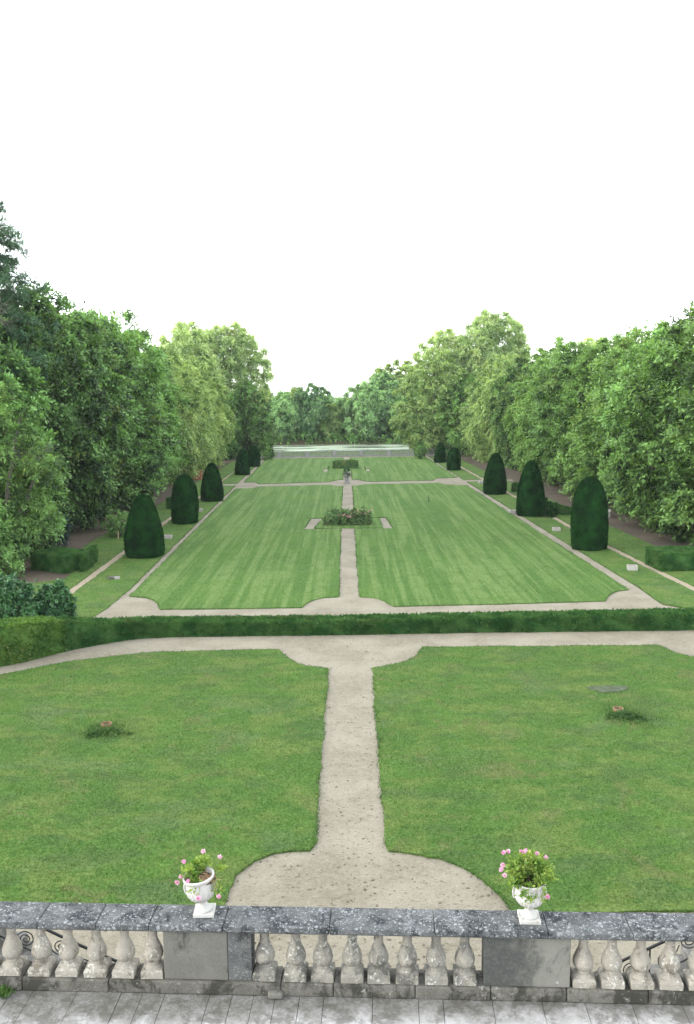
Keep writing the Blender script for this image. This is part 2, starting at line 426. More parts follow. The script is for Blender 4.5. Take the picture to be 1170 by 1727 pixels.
# terrain : flat garden, bank, lake basin, far shore and plain to the horizon
def terrain_z(x, y):
    z = 0.0
    if y > 139: z = -0.35 * min(1, (y - 139) / 3)
    if y > 157: z = -0.35 - 1.6 * min(1, (y - 157) / 4)
    if y > 182: z = -1.95 + 2.2 * min(1, (y - 182) / 2.5)
    return z
ys = list(np.concatenate([[-60, -20, 0, 8], np.arange(15, 139, 8), [139, 140, 142, 150, 157, 158, 160, 162, 170, 178, 182, 183.5, 184.5, 186, 195, 220, 260, 350, 600, 1500]]))
xs = [-900, -300,  -90, -60, -40, -30, -20, -10, 0, 10, 20, 30, 40, 60, 90, 300, 900]
V = [(x, y, terrain_z(x, y)) for y in ys for x in xs]
nx = len(xs)
Fq = [(j * nx + i, j * nx + i + 1, (j + 1) * nx + i + 1, (j + 1) * nx + i) for j in range(len(ys) - 1) for i in range(nx - 1)]
mt, nt, out = new_mat('terrain'); t = NT(nt)
p = t.pos(); big = t.noise(p, 0.25, 4); fn = t.noise(p, 3, 5, 0.7)
col = t.mix(t.ramp(big, 0.35, 0.65), (0.045, 0.036, 0.024), (0.036, 0.052, 0.018))
col = t.mix(t.ramp(fn, 0.35, 0.7, 0, 0.6), col, (0.085, 0.066, 0.042))
yy = t.n('ShaderNodeSeparateXYZ'); t.L(p, yy.inputs[0])
col = t.mix(t.math('MULTIPLY', t.ramp(yy.outputs[1], 138.5, 141.0), t.ramp(yy.outputs[1], 176.0, 174.0)), col, t.mix(t.ramp(fn, 0.3, 0.7), (0.05, 0.10, 0.025), (0.10, 0.16, 0.04)))
t.L(t.pbsdf(col, 0.95, 0.1, t.bump(fn, 0.04)), out.inputs['Surface'])
struct(MB().add(V, [Fq]).build('terrain', mt))

# lake
ml, nt, out = new_mat('lake_water'); t = NT(nt)
p = t.pos((0.22, 1, 1)); a = t.noise(p, 0.42, 5, 0.66, 0.5); rp = t.noise(t.pos((0.5, 1, 1)), 2.5, 3)
alg = t.ramp(a, 0.43, 0.53)
c = t.mix(alg, (0.035, 0.055, 0.035), (0.27, 0.33, 0.24))
t.L(t.pbsdf(c, t.ramp(alg, 0, 1, 0.10, 0.75, False), 0.5, t.bump(rp, 0.03, 0.25)), out.inputs['Surface'])
nL = 60
lp = [(-90, 158.0)] + [(-90 + 180 * i / nL, 158.6 + 0.5 * math.sin(i * 1.7) + 0.3 * math.sin(i * 0.6)) for i in range(1, nL)] + [(90, 158.0), (90, 184.6), (-90, 184.6)]
struct(MB().add([(x, y, -0.85) for x, y in lp], [[tuple(range(len(lp)))]]).build('lake', ml))

# gravel underlay of the garden
gl = [(-30, 10.9), (30, 10.9), (30, 33), (21, 35.9), (16.2, 38.9), (14.62, 40.3), (14.66, 44.2), (13.15, 96), (12.7, 118), (12.45, 136.9),
      (-12.7, 136.4), (-12.35, 118), (-12.05, 95), (-11.3, 44.2), (-11.45, 39.8), (-13.2, 38.2), (-20, 33), (-30, 28)]
struct(MB().add([(x, y, 0.012) for x, y in resample(gl, 1.0, 0.02, 3)], [[tuple(range(len(resample(gl, 1.0, 0.02, 3))))]]).build('gravel_path', M['gravel']))
strip = [(-22, 134.9), (22, 137.3), (22, 138.2), (-22, 135.8)]
struct(MB().add([(x, y, 0.016) for x, y in strip], [[(0, 1, 2, 3)]]).build('lake_walk', M['gravel']))

lowL = [gp(*q) for q in [(240, 1103), (350, 1099), (470, 1097), (478, 1106), (490, 1115), (502, 1121), (515, 1125), (535, 1127), (553, 1130), (547, 1210), (540, 1290), (534, 1370), (530, 1430), (522, 1438),
        (490, 1439), (460, 1442), (430, 1455), (412, 1468), (400, 1480), (388, 1502), (380, 1525)]]
lowL = [(-19, 27.5), (-16, 29.2), (-12.52, 30.88), (-10.4, 32.45)] + lowL + [(-2.5, 15.9), (-19, 15.9)]
lowR = [gp(*q) for q in [(712, 1093), (706, 1103), (700, 1110), (688, 1116), (670, 1121), (650, 1125), (628, 1128), (634, 1210), (640, 1290), (646, 1370), (650, 1425), (655, 1438), (690, 1440), (740, 1450), (768, 1460), (790, 1471), (812, 1485), (830, 1500), (855, 1527)]]
lowR = [(12.11, 33.72)] + lowR + [(3.1, 15.9), (20, 15.9), (20, 29.5), (15.5, 31.0), (12.89, 32.1), (12.4, 32.7)]
upL = [gp(*q) for q in [(219, 1007), (245, 1009), (258, 1013), (265, 1018), (270, 1029), (390, 1028), (510, 1026), (514, 1021), (521, 1016), (532, 1012), (548, 1009), (571, 1008)]]
upL += [(-0.46, 64.2), (-3.18, 64.2), (-2.85, 69.9), (-0.5, 69.9), (-0.42, 93.8), (-1.2, 93.9), (-1.9, 95.2), (-2.7, 95.2), (-9.4, 94.0), (-9.8, 92.7), (-11.55, 92.4)]
upR = [gp(*q) for q in [(606, 1008), (626, 1009), (638, 1011), (648, 1015), (656, 1020), (665, 1024), (845, 1020), (1020, 1015), (1024, 1008), (1030, 1003), (1042, 998), (1060, 996)]]
upR = upR[::-1] + []
upR += [(0.56, 64.2), (3.36, 64.2), (3.1, 69.9), (0.62, 69.9), (0.60, 93.9), (1.2, 94.1), (1.9, 95.4), (2.7, 95.5), (9.9, 96.0), (10.4, 94.2), (12.66, 93.4)]
upR = [p for p in upR]
# order of the right one: start top right, round the near edge to the path, up the path, across
bed = [(-2.40, 64.62), (2.66, 64.62), (2.52, 69.7), (-1.98, 69.7)]
farL = [(-11.5, 99.2), (-10.2, 99.0), (-9.6, 97.0), (-2.6, 98.2), (-1.8, 98.7), (-1.0, 100.6), (-0.42, 101.0), (-0.42, 111.6), (-3.0, 111.6), (-3.0, 115), (-2.4, 115), (-2.4, 119.4), (-0.4, 119.4), (-0.5, 134.6), (-12.0, 134.0)]
farR = [(0.55, 135.0), (0.55, 119.4), (2.45, 119.4), (2.45, 115), (3.05, 115), (3.05, 111.6), (0.6, 111.6), (0.6, 101.2), (1.3, 100.8), (2.0, 99.0), (2.8, 98.4), (9.7, 99.0), (10.2, 101.4), (12.75, 102.0), (11.95, 135.3)]
bed2 = [(-2.35, 111.7), (2.4, 111.7), (2.4, 119.3), (-2.35, 119.3)]

lawn_polys = []
for nm, pl, mat, zt in (('low', lowL, 'lawn_low', 0.055), ('low', lowR, 'lawn_low', 0.055), ('up', upL, 'lawn_up', 0.06), ('up', upR, 'lawn_up', 0.06),
                        ('bed', bed, 'lawn_up', 0.05), ('up', farL, 'lawn_up', 0.06), ('up', farR, 'lawn_up', 0.06), ('bed', bed2, 'lawn_up', 0.05)):
    q = resample(pl, 0.22 if nm == 'low' else 0.35, 0.028 if nm == 'low' else 0.018, len(pl))
    struct(MB().poly_slab(q, 0.0, zt).build('lawn', M[mat]))
    lawn_polys.append((nm, q, zt, pl))

# verges, side paths and the two avenues
vergeL1 = [(-11.5, 38.8), (-11.32, 41), (-11.2, 44.2), (-12.0, 95.6), (-13.9, 95.6), (-13.95, 70), (-13.85, 44), (-13.6, 40.2), (-13.0, 38.4)]
vergeL1b = [(-12.1, 97.7), (-12.3, 118), (-12.65, 134.0), (-14.3, 134), (-14.0, 97.7)]
vergeL2 = [(-14.25, 40), (-14.35, 44), (-14.42, 70), (-14.38, 130), (-16.6, 130), (-17.0, 77), (-17.4, 60), (-17.2, 54), (-15.6, 50.5), (-15.4, 47.6), (-17.3, 46), (-17.6, 42)]
vergeR1 = [(14.68, 40.6), (16.0, 39.0), (17.3, 39.3), (16.9, 46), (16.25, 57), (15.7, 78), (15.2, 97.2), (13.2, 97.2), (13.7, 78), (14.3, 57), (14.72, 44.2)]
vergeR1b = [(13.1, 99.6), (15.1, 99.6), (14.4, 134), (12.55, 134.8), (12.8, 118)]
vergeR2 = [(17.8, 39.3), (22.5, 42), (21.0, 47.4), (19.6, 56), (19.2, 66), (18.4, 84), (17.6, 100), (15.6, 99), (16.15, 78), (16.75, 57), (17.4, 46)]
vergeR2b = [(15.5, 101.5), (17.4, 101.5), (16.4, 133), (14.9, 133)]
for v in (vergeL1, vergeL1b, vergeL2, vergeR1, vergeR1b, vergeR2, vergeR2b):
    q = resample(v, 0.35, 0.03, 5)
    struct(MB().poly_slab(q, 0.0, 0.045).build('grass_verge', M['lawn_low']))
    lawn_polys.append(('verge', q, 0.045, v))
for v, mt_ in (([(-14.6, 38), (-13.3, 38), (-13.6, 95), (-13.7, 134), (-14.6, 134), (-14.6, 95)], 'dirtpale'),
          ([(18.1, 38.5), (17.0, 38.5), (16.0, 57), (15.4, 78), (14.8, 100), (14.2, 134), (15.2, 134), (15.8, 100), (16.3, 78), (16.95, 57)], 'dirtpale'),
          ([(-26, 36), (-15.2, 38), (-15.0, 50), (-16.5, 77), (-16.1, 134), (-22, 134), (-22, 77), (-23.5, 50)], 'dirt'),
          ([(24.5, 42), (19.8, 43), (18.3, 66), (17.2, 98), (16, 134), (20.3, 134), (21.2, 98), (22.0, 66)], 'dirt')):
    q = resample(v, 0.6, 0.08, 9)
    struct(MB().add([(x, y, 0.007 if mt_ == 'dirt' else 0.016) for x, y in q], [[tuple(range(len(q)))]]).build('dirt_path', M[mt_]))
cr = [(-12.0, 95.7), (-18, 95.7), (-18, 97.5), (-12.0, 97.5)]
struct(MB().add([(x, y, 0.02) for x, y in cr], [[(0, 1, 2, 3)[::-1]]]).build('cross_path', M['gravel']))
cr = [(13.1, 97.3), (18.5, 97.7), (18.5, 99.3), (13.1, 99.5)]
struct(MB().add([(x, y, 0.02) for x, y in cr], [[(0, 1, 2, 3)]]).build('cross_path', M['gravel']))

# two low mounds in the lower lawns
mounds = [(*gp(180, 1236), 1.15, 0.17), (*gp(1042, 1214), 1.5, 0.24)]
def mound_z(x, y):
    z = 0.0
    for mx, my, mr, mh in mounds:
        d = np.hypot(x - mx, y - my) / mr
        z = z + np.where(d < 1, mh * 0.5 * (1 + np.cos(PI * np.minimum(d, 1))), 0)
    return z
for mx, my, mr, mh in mounds:
    mb = MB(); rings = 14; seg = 48; V = [(mx, my, 0.055 + mh)]
    for i in range(1, rings + 1):
        d = i / rings
        for j in range(seg):
            a = 2 * PI * j / seg
            V.append((mx + mr * d * math.cos(a), my + mr * d * math.sin(a), 0.055 + mh * 0.5 * (1 + math.cos(PI * d)) - (0.01 if i == rings else 0)))
    tri = [(0, 1 + j, 1 + (j + 1) % seg) for j in range(seg)]
    qd = [(1 + (i - 1) * seg + j, 1 + i * seg + j, 1 + i * seg + (j + 1) % seg, 1 + (i - 1) * seg + (j + 1) % seg) for i in range(1, rings) for j in range(seg)]
    struct(mb.add(V, [tri, qd]).build('lawn_mound', M['lawn_low'], smooth=True))

# grass blades : lower lawns dense, verges and upper lawn sparser, lusher fringe on every cut edge
def blades(P, hmin, hmax, w, r):
    n = len(P); a = r.rand(n) * 2 * PI; h = hmin + (hmax - hmin) * r.rand(n) ** 1.5
    lean = r.normal(size=(n, 2)) * 0.45
    A = np.concatenate([lean, np.ones((n, 1))], 1)
    N = np.stack([np.cos(a), np.sin(a), np.zeros(n)], 1)
    S = unit(np.cross(A, N)); V = np.empty((n, 3, 3))
    V[:, 0] = P + S * w[:, None] * 0.5; V[:, 1] = P - S * w[:, None] * 0.5; V[:, 2] = P + A * h[:, None]
    return V.reshape(-1, 3)
def tris(mb, V): return mb.add(V, [np.arange(len(V)).reshape(-1, 3)])

def scatter(poly, dens, r, ymax=1e9, xlim=None):
    q = np.array(poly); x0, y0 = q.min(0); x1, y1 = q.max(0); y1 = min(y1, ymax)
    if xlim: x0, x1 = max(x0, xlim[0]), min(x1, xlim[1])
    if y1 <= y0 or x1 <= x0: return np.zeros((0, 2))
    n = int((x1 - x0) * (y1 - y0) * dens)
    P = np.stack([x0 + (x1 - x0) * r.rand(n), y0 + (y1 - y0) * r.rand(n)], 1)
    return P[inside(poly, P)]
gl_, gu_ = MB(), MB()
for nm, q, zt, raw in lawn_polys:
    if nm == 'low':
        P = scatter(raw, 620, rs, xlim=(-14.5, 15))
        P = P[P[:, 1] > 16.0]
        z = zt + mound_z(P[:, 0], P[:, 1])
        w = 0.010 + 0.012 * rs.rand(len(P))
        tris(gl_, blades(np.column_stack([P, z - 0.004]), 0.02, 0.065, w, rs))
    elif nm == 'verge':
        P = scatter(raw, 120, rs, ymax=90); P = P[rs.rand(len(P)) < np.clip((90 - P[:, 1]) / 40, 0, 1)]
        tris(gl_, blades(np.column_stack([P, np.full(len(P), zt - 0.004)]), 0.03, 0.08, 0.015 + 0.012 * rs.rand(len(P)), rs))
    elif nm == 'up':
        P = scatter(raw, 130, rs, ymax=80); P = P[rs.rand(len(P)) < np.clip((80 - P[:, 1]) / 38, 0, 1)]
        tris(gu_, blades(np.column_stack([P, np.full(len(P), zt - 0.004)]), 0.02, 0.06, 0.02 + 0.015 * rs.rand(len(P)), rs))
tag(gl_.build('grass', M['blade_low']), 'short mown grass of the lower lawns and verges', 'grass', kind='stuff')
tag(gu_.build('grass', M['blade_up']), 'short striped grass of the long upper lawns', 'grass', kind='stuff')
ge = MB()
for nm, q, zt, raw in lawn_polys:
    if nm == 'verge' : dens, hh = 35, 0.09
    elif nm == 'low': dens, hh = 90, 0.10
    else: dens, hh = 45, 0.09
    for i in range(len(q)):
        a = np.array(q[i]); b = np.array(q[(i + 1) % len(q)])
        if max(a[1], b[1]) > 136 or abs(a[0]) > 18: continue
        d = np.linalg.norm(b - a); n = int(d * dens * max(.12, .75 + .9 * math.sin(a[0] * 1.9 + a[1] * 1.3) * math.sin(a[1] * .83 + 1)) + rs.rand())
        if n == 0: continue
        P = a + (b - a) * rs.rand(n, 1) + rs.normal(size=(n, 2)) * 0.03
        tris(ge, blades(np.column_stack([P, np.full(n, zt * 0.6)]), 0.03, hh, 0.016 + 0.014 * rs.rand(n) + (0.012 if a[1] > 40 else 0), rs))
for (mx, my, mr, mh), ox in zip(mounds, (-0.05, 0.35)):   # long uncut tufts on the mounds
    n = 800
    P = np.stack([mx + ox * .5 + rs.normal(size=n) * mr * 0.27, my - 0.20 + rs.normal(size=n) * mr * 0.22], 1)
    k = np.hypot(P[:, 0] - mx, P[:, 1] - my) > 0.2; P = P[k]; n = len(P)
    tris(ge, blades(np.column_stack([P, 0.05 + mound_z(P[:, 0], P[:, 1])]), 0.06, 0.22, 0.012 + 0.012 * rs.rand(n), rs))
tag(ge.build('grass', M['edge_grass']), 'longer dark grass fringe along lawn edges and mounds', 'grass', kind='stuff')

# fallen leaves on the central path
n = 1500
P = np.stack([rs.uniform(-3, 3.6, n), 13 + 22 * rs.rand(n) ** 1.4], 1)
k = np.ones(n, bool)
for nm, q, zt, raw in lawn_polys: k &= ~inside(raw, P)
P = P[k]; n = len(P)
A = np.concatenate([rs.normal(size=(n, 2)), rs.rand(n, 1) * 0.3], 1); N = np.concatenate([rs.normal(size=(n, 2)) * 0.3, np.ones((n, 1))], 1)
tag(MB().quads(cards(np.column_stack([P, np.full(n, 0.017)]), A, N, 0.04 + 0.07 * rs.rand(n) ** 2, 0.025 + 0.04 * rs.rand(n) ** 2)).build('leaves', M['litter']),
    'small fallen leaves and crumbs scattered over the gravel', 'leaves', kind='stuff')

# grey bare patch in the right lower lawn
bx, by = gp(1025, 1165)
q = resample([(bx + (0.62 + 0.12 * math.sin(3 * a)) * math.cos(a), by + (0.42 + 0.1 * math.sin(2 * a + 1)) * math.sin(a)) for a in np.linspace(0, 2 * PI, 22, endpoint=False)], 0.08, 0.03, 8)
mp = plain_mat('bare_patch', (0.095, 0.115, 0.078), 0.95, 0.05, var=0.8, scale=7)
struct(MB().add([(x, y, 0.072) for x, y in q], [[tuple(range(len(q)))]]).build('bare_patch', mp))

# ------------------------------------------------------------------ foliage generators
def foliage(r, C, O, R, ntw, nlf, ll, lw, droop=0.35, spread=0.9, flat=1.0, up=0.8):
    n = len(C)
    D = unit(np.repeat(O, ntw, 0) + r.normal(size=(n * ntw, 3)) * spread)
    D[:, 2] *= flat; D = unit(D)
    L = np.repeat(R, ntw) * (0.5 + 0.6 * r.rand(n * ntw))
    Cc = np.repeat(C, ntw, 0); Oo = np.repeat(O, ntw, 0)
    tt = (np.arange(nlf) + 0.5) / nlf
    t_ = np.tile(tt, n * ntw) * 0.85 + 0.15 + r.normal(size=n * ntw * nlf) * 0.06
    D2 = np.repeat(D, nlf, 0); L2 = np.repeat(L, nlf); O2 = np.repeat(Oo, nlf, 0)
    P = np.repeat(Cc, nlf, 0) + D2 * (L2 * t_)[:, None] + r.normal(size=(len(t_), 3)) * 0.06 * L2[:, None]
    P[:, 2] -= droop * L2 * t_ ** 2
    A = D2 + r.normal(size=P.shape) * 0.75; A[:, 2] -= 0.35 + droop * 0.5
    N = O2 * 0.45 + r.normal(size=P.shape) * 0.5; N[:, 2] += up
    k = len(P)
    return cards(P, A, N, ll * (0.65 + 0.6 * r.rand(k)), lw * (0.65 + 0.6 * r.rand(k)))

def env_points(r, n, zb, H, rad_f, lob=0.18, fill=(0.82, 1.0), ax=1.0):
    """best-candidate clump centres on a lobed envelope"""
    ph = r.rand(8) * 6.28; out = []
    tmax = max(rad_f(u) for u in np.linspace(0, 1, 20))
    while len(out) < n:
        best = None; bd = -1
        for _ in range(8):
            while True:
                u = r.rand()
                if r.rand() < (rad_f(u) + 0.15 * tmax) / (1.15 * tmax): break
            a = r.rand() * 2 * PI
            lobe = 1 + lob * (math.sin(2 * a + ph[0] + 3 * u) + 0.7 * math.sin(3 * a + ph[1] - 5 * u) + 0.6 * math.sin(5 * a + ph[2] + 9 * u)) / 2
            rr = rad_f(u) * lobe * r.uniform(*fill)
            z = zb + (H - zb) * u + r.normal() * 0.2
            p = np.array([rr * math.cos(a) * ax, rr * math.sin(a), z])
            d = min([np.linalg.norm(p - q) for q in out[-200:]], default=1e9)
            if d > bd: bd, best = d, p
        out.append(best)
    C = np.array(out)
    Oc = C.copy(); Oc[:, 2] = (C[:, 2] - (zb + 0.45 * (H - zb))) * 0.7
    O = unit(unit(Oc) + np.array([0, 0, 0.25]))
    return C, O

def pw(pts):
    xs_, ys_ = zip(*pts)
    return lambda u: float(np.interp(u, xs_, ys_))

def trunk_mesh(r, H, C, rt, nl=16, lean=0.0, zsplit=0.3):
    mb = MB(); top = H * 0.78
    zz = np.linspace(-0.1, top, 9); wx = np.cumsum(r.normal(size=9) * 0.12 * H / 16); wy = np.cumsum(r.normal(size=9) * 0.12 * H / 16)
    wx -= wx[0]; wy -= wy[0]
    pts = np.column_stack([wx + lean * zz, wy, zz]); rr = rt * (1 - 0.85 * zz / top); rr[0] *= 1.35
    mb.tube(pts, rr, 9)
    for i in r.choice(len(C), min(nl, len(C)), replace=False):
        c = C[i]; z0 = max(H * 0.1, min(c[2] * 0.62, top * 0.9))
        s = np.array([np.interp(z0, zz, pts[:, 0]), np.interp(z0, zz, pts[:, 1]), z0])
        m1 = s + (c - s) * 0.5 + np.array([0, 0, 0.12 * np.linalg.norm(c - s)])
        r0 = np.interp(z0, zz, rr) * 0.55
        tt = np.linspace(0, 1, 6)[:, None]
        cur = (1 - tt) ** 2 * s + 2 * tt * (1 - tt) * m1 + tt ** 2 * c
        mb.tube(cur, r0 * (1 - 0.8 * tt[:, 0]) + 0.01, 5)
    return mb

WALL = [(0, .70), (.12, .92), (.3, 1.0), (.55, .95), (.75, .76), (.9, .48), (1, .15)]
ROUND = [(0, .35), (.15, .75), (.4, 1.0), (.65, .92), (.85, .62), (1, .15)]
COLUMN = [(0, .75), (.2, .95), (.45, 1.0), (.7, .82), (.88, .5), (1, .12)]
PLANE = [(0, .35), (.2, .7), (.45, .92), (.7, 1.0), (.9, .7), (1, .25)]

def make_tree(name, mat, seed, H, Rr, prof, zb, ncl, cr, ntw, nlf, ll, lw, droop=0.35, flat=1.0, fill=(.82, 1.0), inner=0.3, rt=0.28, lob=0.18, up=0.8, spread=0.9):
    r = np.random.RandomState(seed)
    root = empty(name, (0, 0, 0), name, 'tree')
    f0 = pw(prof); f = lambda u: Rr * f0(u)
    C, O = env_points(r, ncl, zb, H - cr * 0.6, f, lob, fill)
    R = cr * (0.7 + 0.6 * r.rand(len(C)))
    V = [foliage(r, C, O, R, ntw, nlf, ll, lw, droop, spread, flat, up)]
    ni = int(ncl * inner)
    if ni:
        C2, O2 = env_points(r, ni, zb + 0.3, H * 0.92, lambda u: f(u) * 0.55, lob, (.5, 1.0))
        V.append(foliage(r, C2, O2, np.full(ni, cr * 1.25), max(6, ntw // 2), max(5, nlf // 2), ll * 1.6, lw * 1.7, droop, 1.0, flat, up))
    trunk_mesh(r, H, C, rt).build('trunk', M['bark'], root, smooth=True)
    MB().quads(np.concatenate(V)).build('crown', M[mat], root)
    return root

class Kind:
    """first use moves the prototype itself, later uses copy it"""
    def __init__(self, root): self.root = root; self.used = False
    def place(self, x, y, rz, s, label, group, z=0.0, mat=None, name=None):
        sc = (s, s, s) if np.isscalar(s) else s
        if not self.used:
            self.used = True; r = self.root
            r.location = (x, y, z); r.rotation_euler = (0, 0, rz); r.scale = sc; r['label'] = label; r['group'] = group
        else:
            r = dup(self.root, (x, y, z), rz, sc, label, group)
        if mat:
            for ch in r.children:
                if ch.name.startswith('crown'):
                    ch.material_slots[0].link = 'OBJECT'; ch.material_slots[0].material = M[mat]
        return r

KA = [Kind(make_tree('chestnut_tree', 'leaf_dark', 101 + i, 16, 4.9, WALL, 0.9, 140, 1.3, 26, 15, 0.29, 0.17, 0.40, lob=0.32, fill=(.72, 1.0), spread=.75)) for i in range(3)]
KB = [Kind(make_tree('lime_tree', 'leaf_pale', 201 + i, 16, 4.3, COLUMN, 0.8, 170, 1.05, 22, 14, 0.25, 0.17, 0.75, lob=0.36, fill=(.74, 1.0), spread=.75)) for i in range(2)]
KH = [Kind(make_tree('hornbeam_tree', 'leaf_mid', 301 + i, 15, 4.9, WALL, 0.7, 150, 1.35, 24, 15, 0.29, 0.16, 0.18, flat=0.35, lob=0.28, up=1.3, fill=(.72, 1.0), spread=.75)) for i in range(2)]
KP = [Kind(make_tree('plane_tree', 'leaf_yellow', 401 + i, 23, 5.4, PLANE, 2.0, 250, 1.65, 34, 18, 0.26, 0.17, 0.45, inner=0.3, lob=0.5, fill=(.6, .96), spread=.9, rt=0.4)) for i in range(2)]
KF = [Kind(make_tree('shore_tree', 'leaf_far', 501 + i, 11, 4.3, ROUND, 0.5, 105, 1.15, 26, 16, 0.27, 0.19, 0.4, lob=0.35, fill=(.7, 1.0), spread=.75, rt=0.2)) for i in range(3)]

GL = 'trees walling the left-hand avenue'; GR = 'trees walling the right-hand avenue'
ORD = ['first', 'second', 'third', 'fourth', 'fifth', 'sixth', 'seventh', 'eighth', 'ninth', 'tenth', 'eleventh', 'twelfth']
rt_ = random.Random(5)
# left wall
left = [  # x, y, kind, scale, mat, label
    (-24.0, 57.0, KA[0], 0.98, 'leaf_dark', 'dark broad tree rising just behind the yellow-green bushes beside the left avenue'),
    (-23.3, 64.5, KA[1], 1.07, 'leaf_dark', 'tallest dark green tree behind the first two left topiary cones'),
    (-23.8, 72.0, KA[2], 1.10, 'leaf_dark', 'dense dark tree hanging low over the brown soil behind the second left cone'),
    (-23.2, 79.5, KH[0], 1.18, 'leaf_dark', 'dark green tree with level sprays between the chestnuts of the left wall'),
    (-23.0, 87.0, KH[1], 1.20, 'leaf_mid', 'mid green tree with feathery edge left of the yellowish columns'),
    (-23.2, 95.0, KA[0], 1.07, 'leaf_dark', 'dark tree next to the yellowish columnar limes of the left wall'),
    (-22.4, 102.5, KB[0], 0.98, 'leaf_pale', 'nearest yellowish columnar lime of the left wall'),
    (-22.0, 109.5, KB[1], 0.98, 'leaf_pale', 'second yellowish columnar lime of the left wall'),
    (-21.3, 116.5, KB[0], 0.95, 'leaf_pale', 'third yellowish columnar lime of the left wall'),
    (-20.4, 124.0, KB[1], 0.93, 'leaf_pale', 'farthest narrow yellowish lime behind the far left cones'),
]
for i, (x, y, k, s, m, lb) in enumerate(left):
    k.place(x, y, rt_.uniform(0, 6.28), (s, s, s * rt_.uniform(.97, 1.04)), lb, GL, mat=m)
for i, (x, y, k, s, m, lb) in enumerate([
    (-30.0, 70.0, KA[1], 1.05, 'leaf_mid', 'lighter crown showing above the dark trees of the left wall'),
    (-29.5, 86.0, KH[0], 1.27, 'leaf_fresh', 'light yellow-green crown peeping over the middle of the left wall'),
    (-29.0, 104.0, KA[2], 1.2, 'leaf_mid', 'mid green crown behind the yellowish limes of the left wall')]):
    k.place(x, y, rt_.uniform(0, 6.28), s, lb, 'taller trees behind the left wall', mat=m)
# tall planes at the ends of both walls
for i, (x, y, j, s, lb) in enumerate([
    (-24.5, 143.0, 0, (0.95, 0.95, 0.93), 'tall yellow-green plane tree above the yellowish limes'),
    (-19.0, 147.0, 1, (0.95, 0.95, 0.93), 'tall airy plane tree at the lake end of the left wall'),
    (24.0, 147.0, 1, (0.92, 0.92, 1.0), 'tallest yellow-green plane tree rising over the right wall'),
    (17.2, 149.0, 0, (0.85, 0.85, 0.88), 'yellow-green plane tree between the tallest plane and the lake tree'),
    ]):
    KP[j].place(x, y, rt_.uniform(0, 6.28), s, lb, 'tall plane trees by the lake')
KH[0].place(14.2, 143.5, 1.0, (1.05, 1.05, 1.12), 'bright green tree hanging over the right end of the lake balustrade', 'trees by the lake', mat='leaf_pale')
KA[2].place(18.6, 141.0, 2.0, (0.85, 0.85, 0.78), 'mid green tree behind the farthest right cone', 'trees by the lake', mat='leaf_mid')
KA[1].place(-15.6, 141.0, 4.0, (0.74, 0.74, 0.74), 'dark low-hung tree at the left end of the lake balustrade', 'trees by the lake', mat='leaf_dark')
KA[0].place(-19.2, 134.5, 3.0, (0.70, 0.70, 0.72), 'dark tree behind the two farthest left cones', 'trees by the lake', mat='leaf_dark')
# right wall
right = [
    (25.2, 55.5, KH[0], 1.02, 'leaf_shade', 'nearest tree of the right wall with dark level sprays'),
    (25.4, 63.0, KH[1], 1.03, 'leaf_shade', 'layered tree of the right wall hanging over the brown path'),
    (25.4, 70.5, KA[0], 0.97, 'leaf_mid', 'full round tree behind the nearest right cone'),
    (25.3, 78.0, KH[0], 1.02, 'leaf_fresh', 'layered mid green tree behind the second right cone'),
    (25.1, 85.5, KA[1], 0.95, 'leaf_shade', 'dense tree with dark hollow at its foot behind the second right cone'),
    (24.8, 93.0, KH[1], 0.98, 'leaf_mid', 'mid green tree between the second and third right cones'),
    (24.5, 100.5, KA[2], 0.93, 'leaf_fresh', 'bright round-topped tree behind the third right cone'),
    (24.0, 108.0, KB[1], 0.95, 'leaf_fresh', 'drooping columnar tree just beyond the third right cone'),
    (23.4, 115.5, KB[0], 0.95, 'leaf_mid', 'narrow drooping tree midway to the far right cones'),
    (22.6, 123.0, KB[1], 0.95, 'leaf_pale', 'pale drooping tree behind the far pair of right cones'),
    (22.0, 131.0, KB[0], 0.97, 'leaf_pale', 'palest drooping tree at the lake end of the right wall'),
]
for i, (x, y, k, s, m, lb) in enumerate(right):
    k.place(x, y, rt_.uniform(0, 6.28), (s, s, s * rt_.uniform(.98, 1.05)), lb, GR, mat=m)
for x, y, k, s, m, lb in [
    (32.0, 74.0, KA[2], 1.04, 'leaf_mid', 'crown rising behind the near trees of the right wall'),
    (31.5, 92.0, KH[1], 1.10, 'leaf_mid', 'crown with thin top twigs behind the middle of the right wall'),
    (31.0, 112.0, KA[0], 1.04, 'leaf_yellow', 'yellow-green crown behind the far part of the right wall')]:
    k.place(x, y, rt_.uniform(0, 6.28), s, lb, 'taller trees behind the right wall', mat=m)
# trees on the far shore
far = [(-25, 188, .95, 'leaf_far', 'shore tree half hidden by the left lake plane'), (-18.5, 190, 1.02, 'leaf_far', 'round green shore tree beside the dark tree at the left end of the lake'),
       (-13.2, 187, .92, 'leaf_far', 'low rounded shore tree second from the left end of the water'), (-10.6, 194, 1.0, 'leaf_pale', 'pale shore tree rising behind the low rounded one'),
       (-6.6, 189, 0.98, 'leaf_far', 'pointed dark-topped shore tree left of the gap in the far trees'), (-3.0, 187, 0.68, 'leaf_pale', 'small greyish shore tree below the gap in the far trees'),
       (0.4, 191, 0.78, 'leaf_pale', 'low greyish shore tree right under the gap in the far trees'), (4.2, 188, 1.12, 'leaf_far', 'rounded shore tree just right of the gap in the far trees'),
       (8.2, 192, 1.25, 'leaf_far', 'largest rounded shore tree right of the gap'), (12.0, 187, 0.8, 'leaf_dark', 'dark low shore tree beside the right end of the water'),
       (11.6, 197, 1.55, 'leaf_pale', 'tall thin-topped tree standing above the right shore'), (16.5, 190, 1.1, 'leaf_far', 'shore tree half hidden behind the bright lakeside tree'), ]
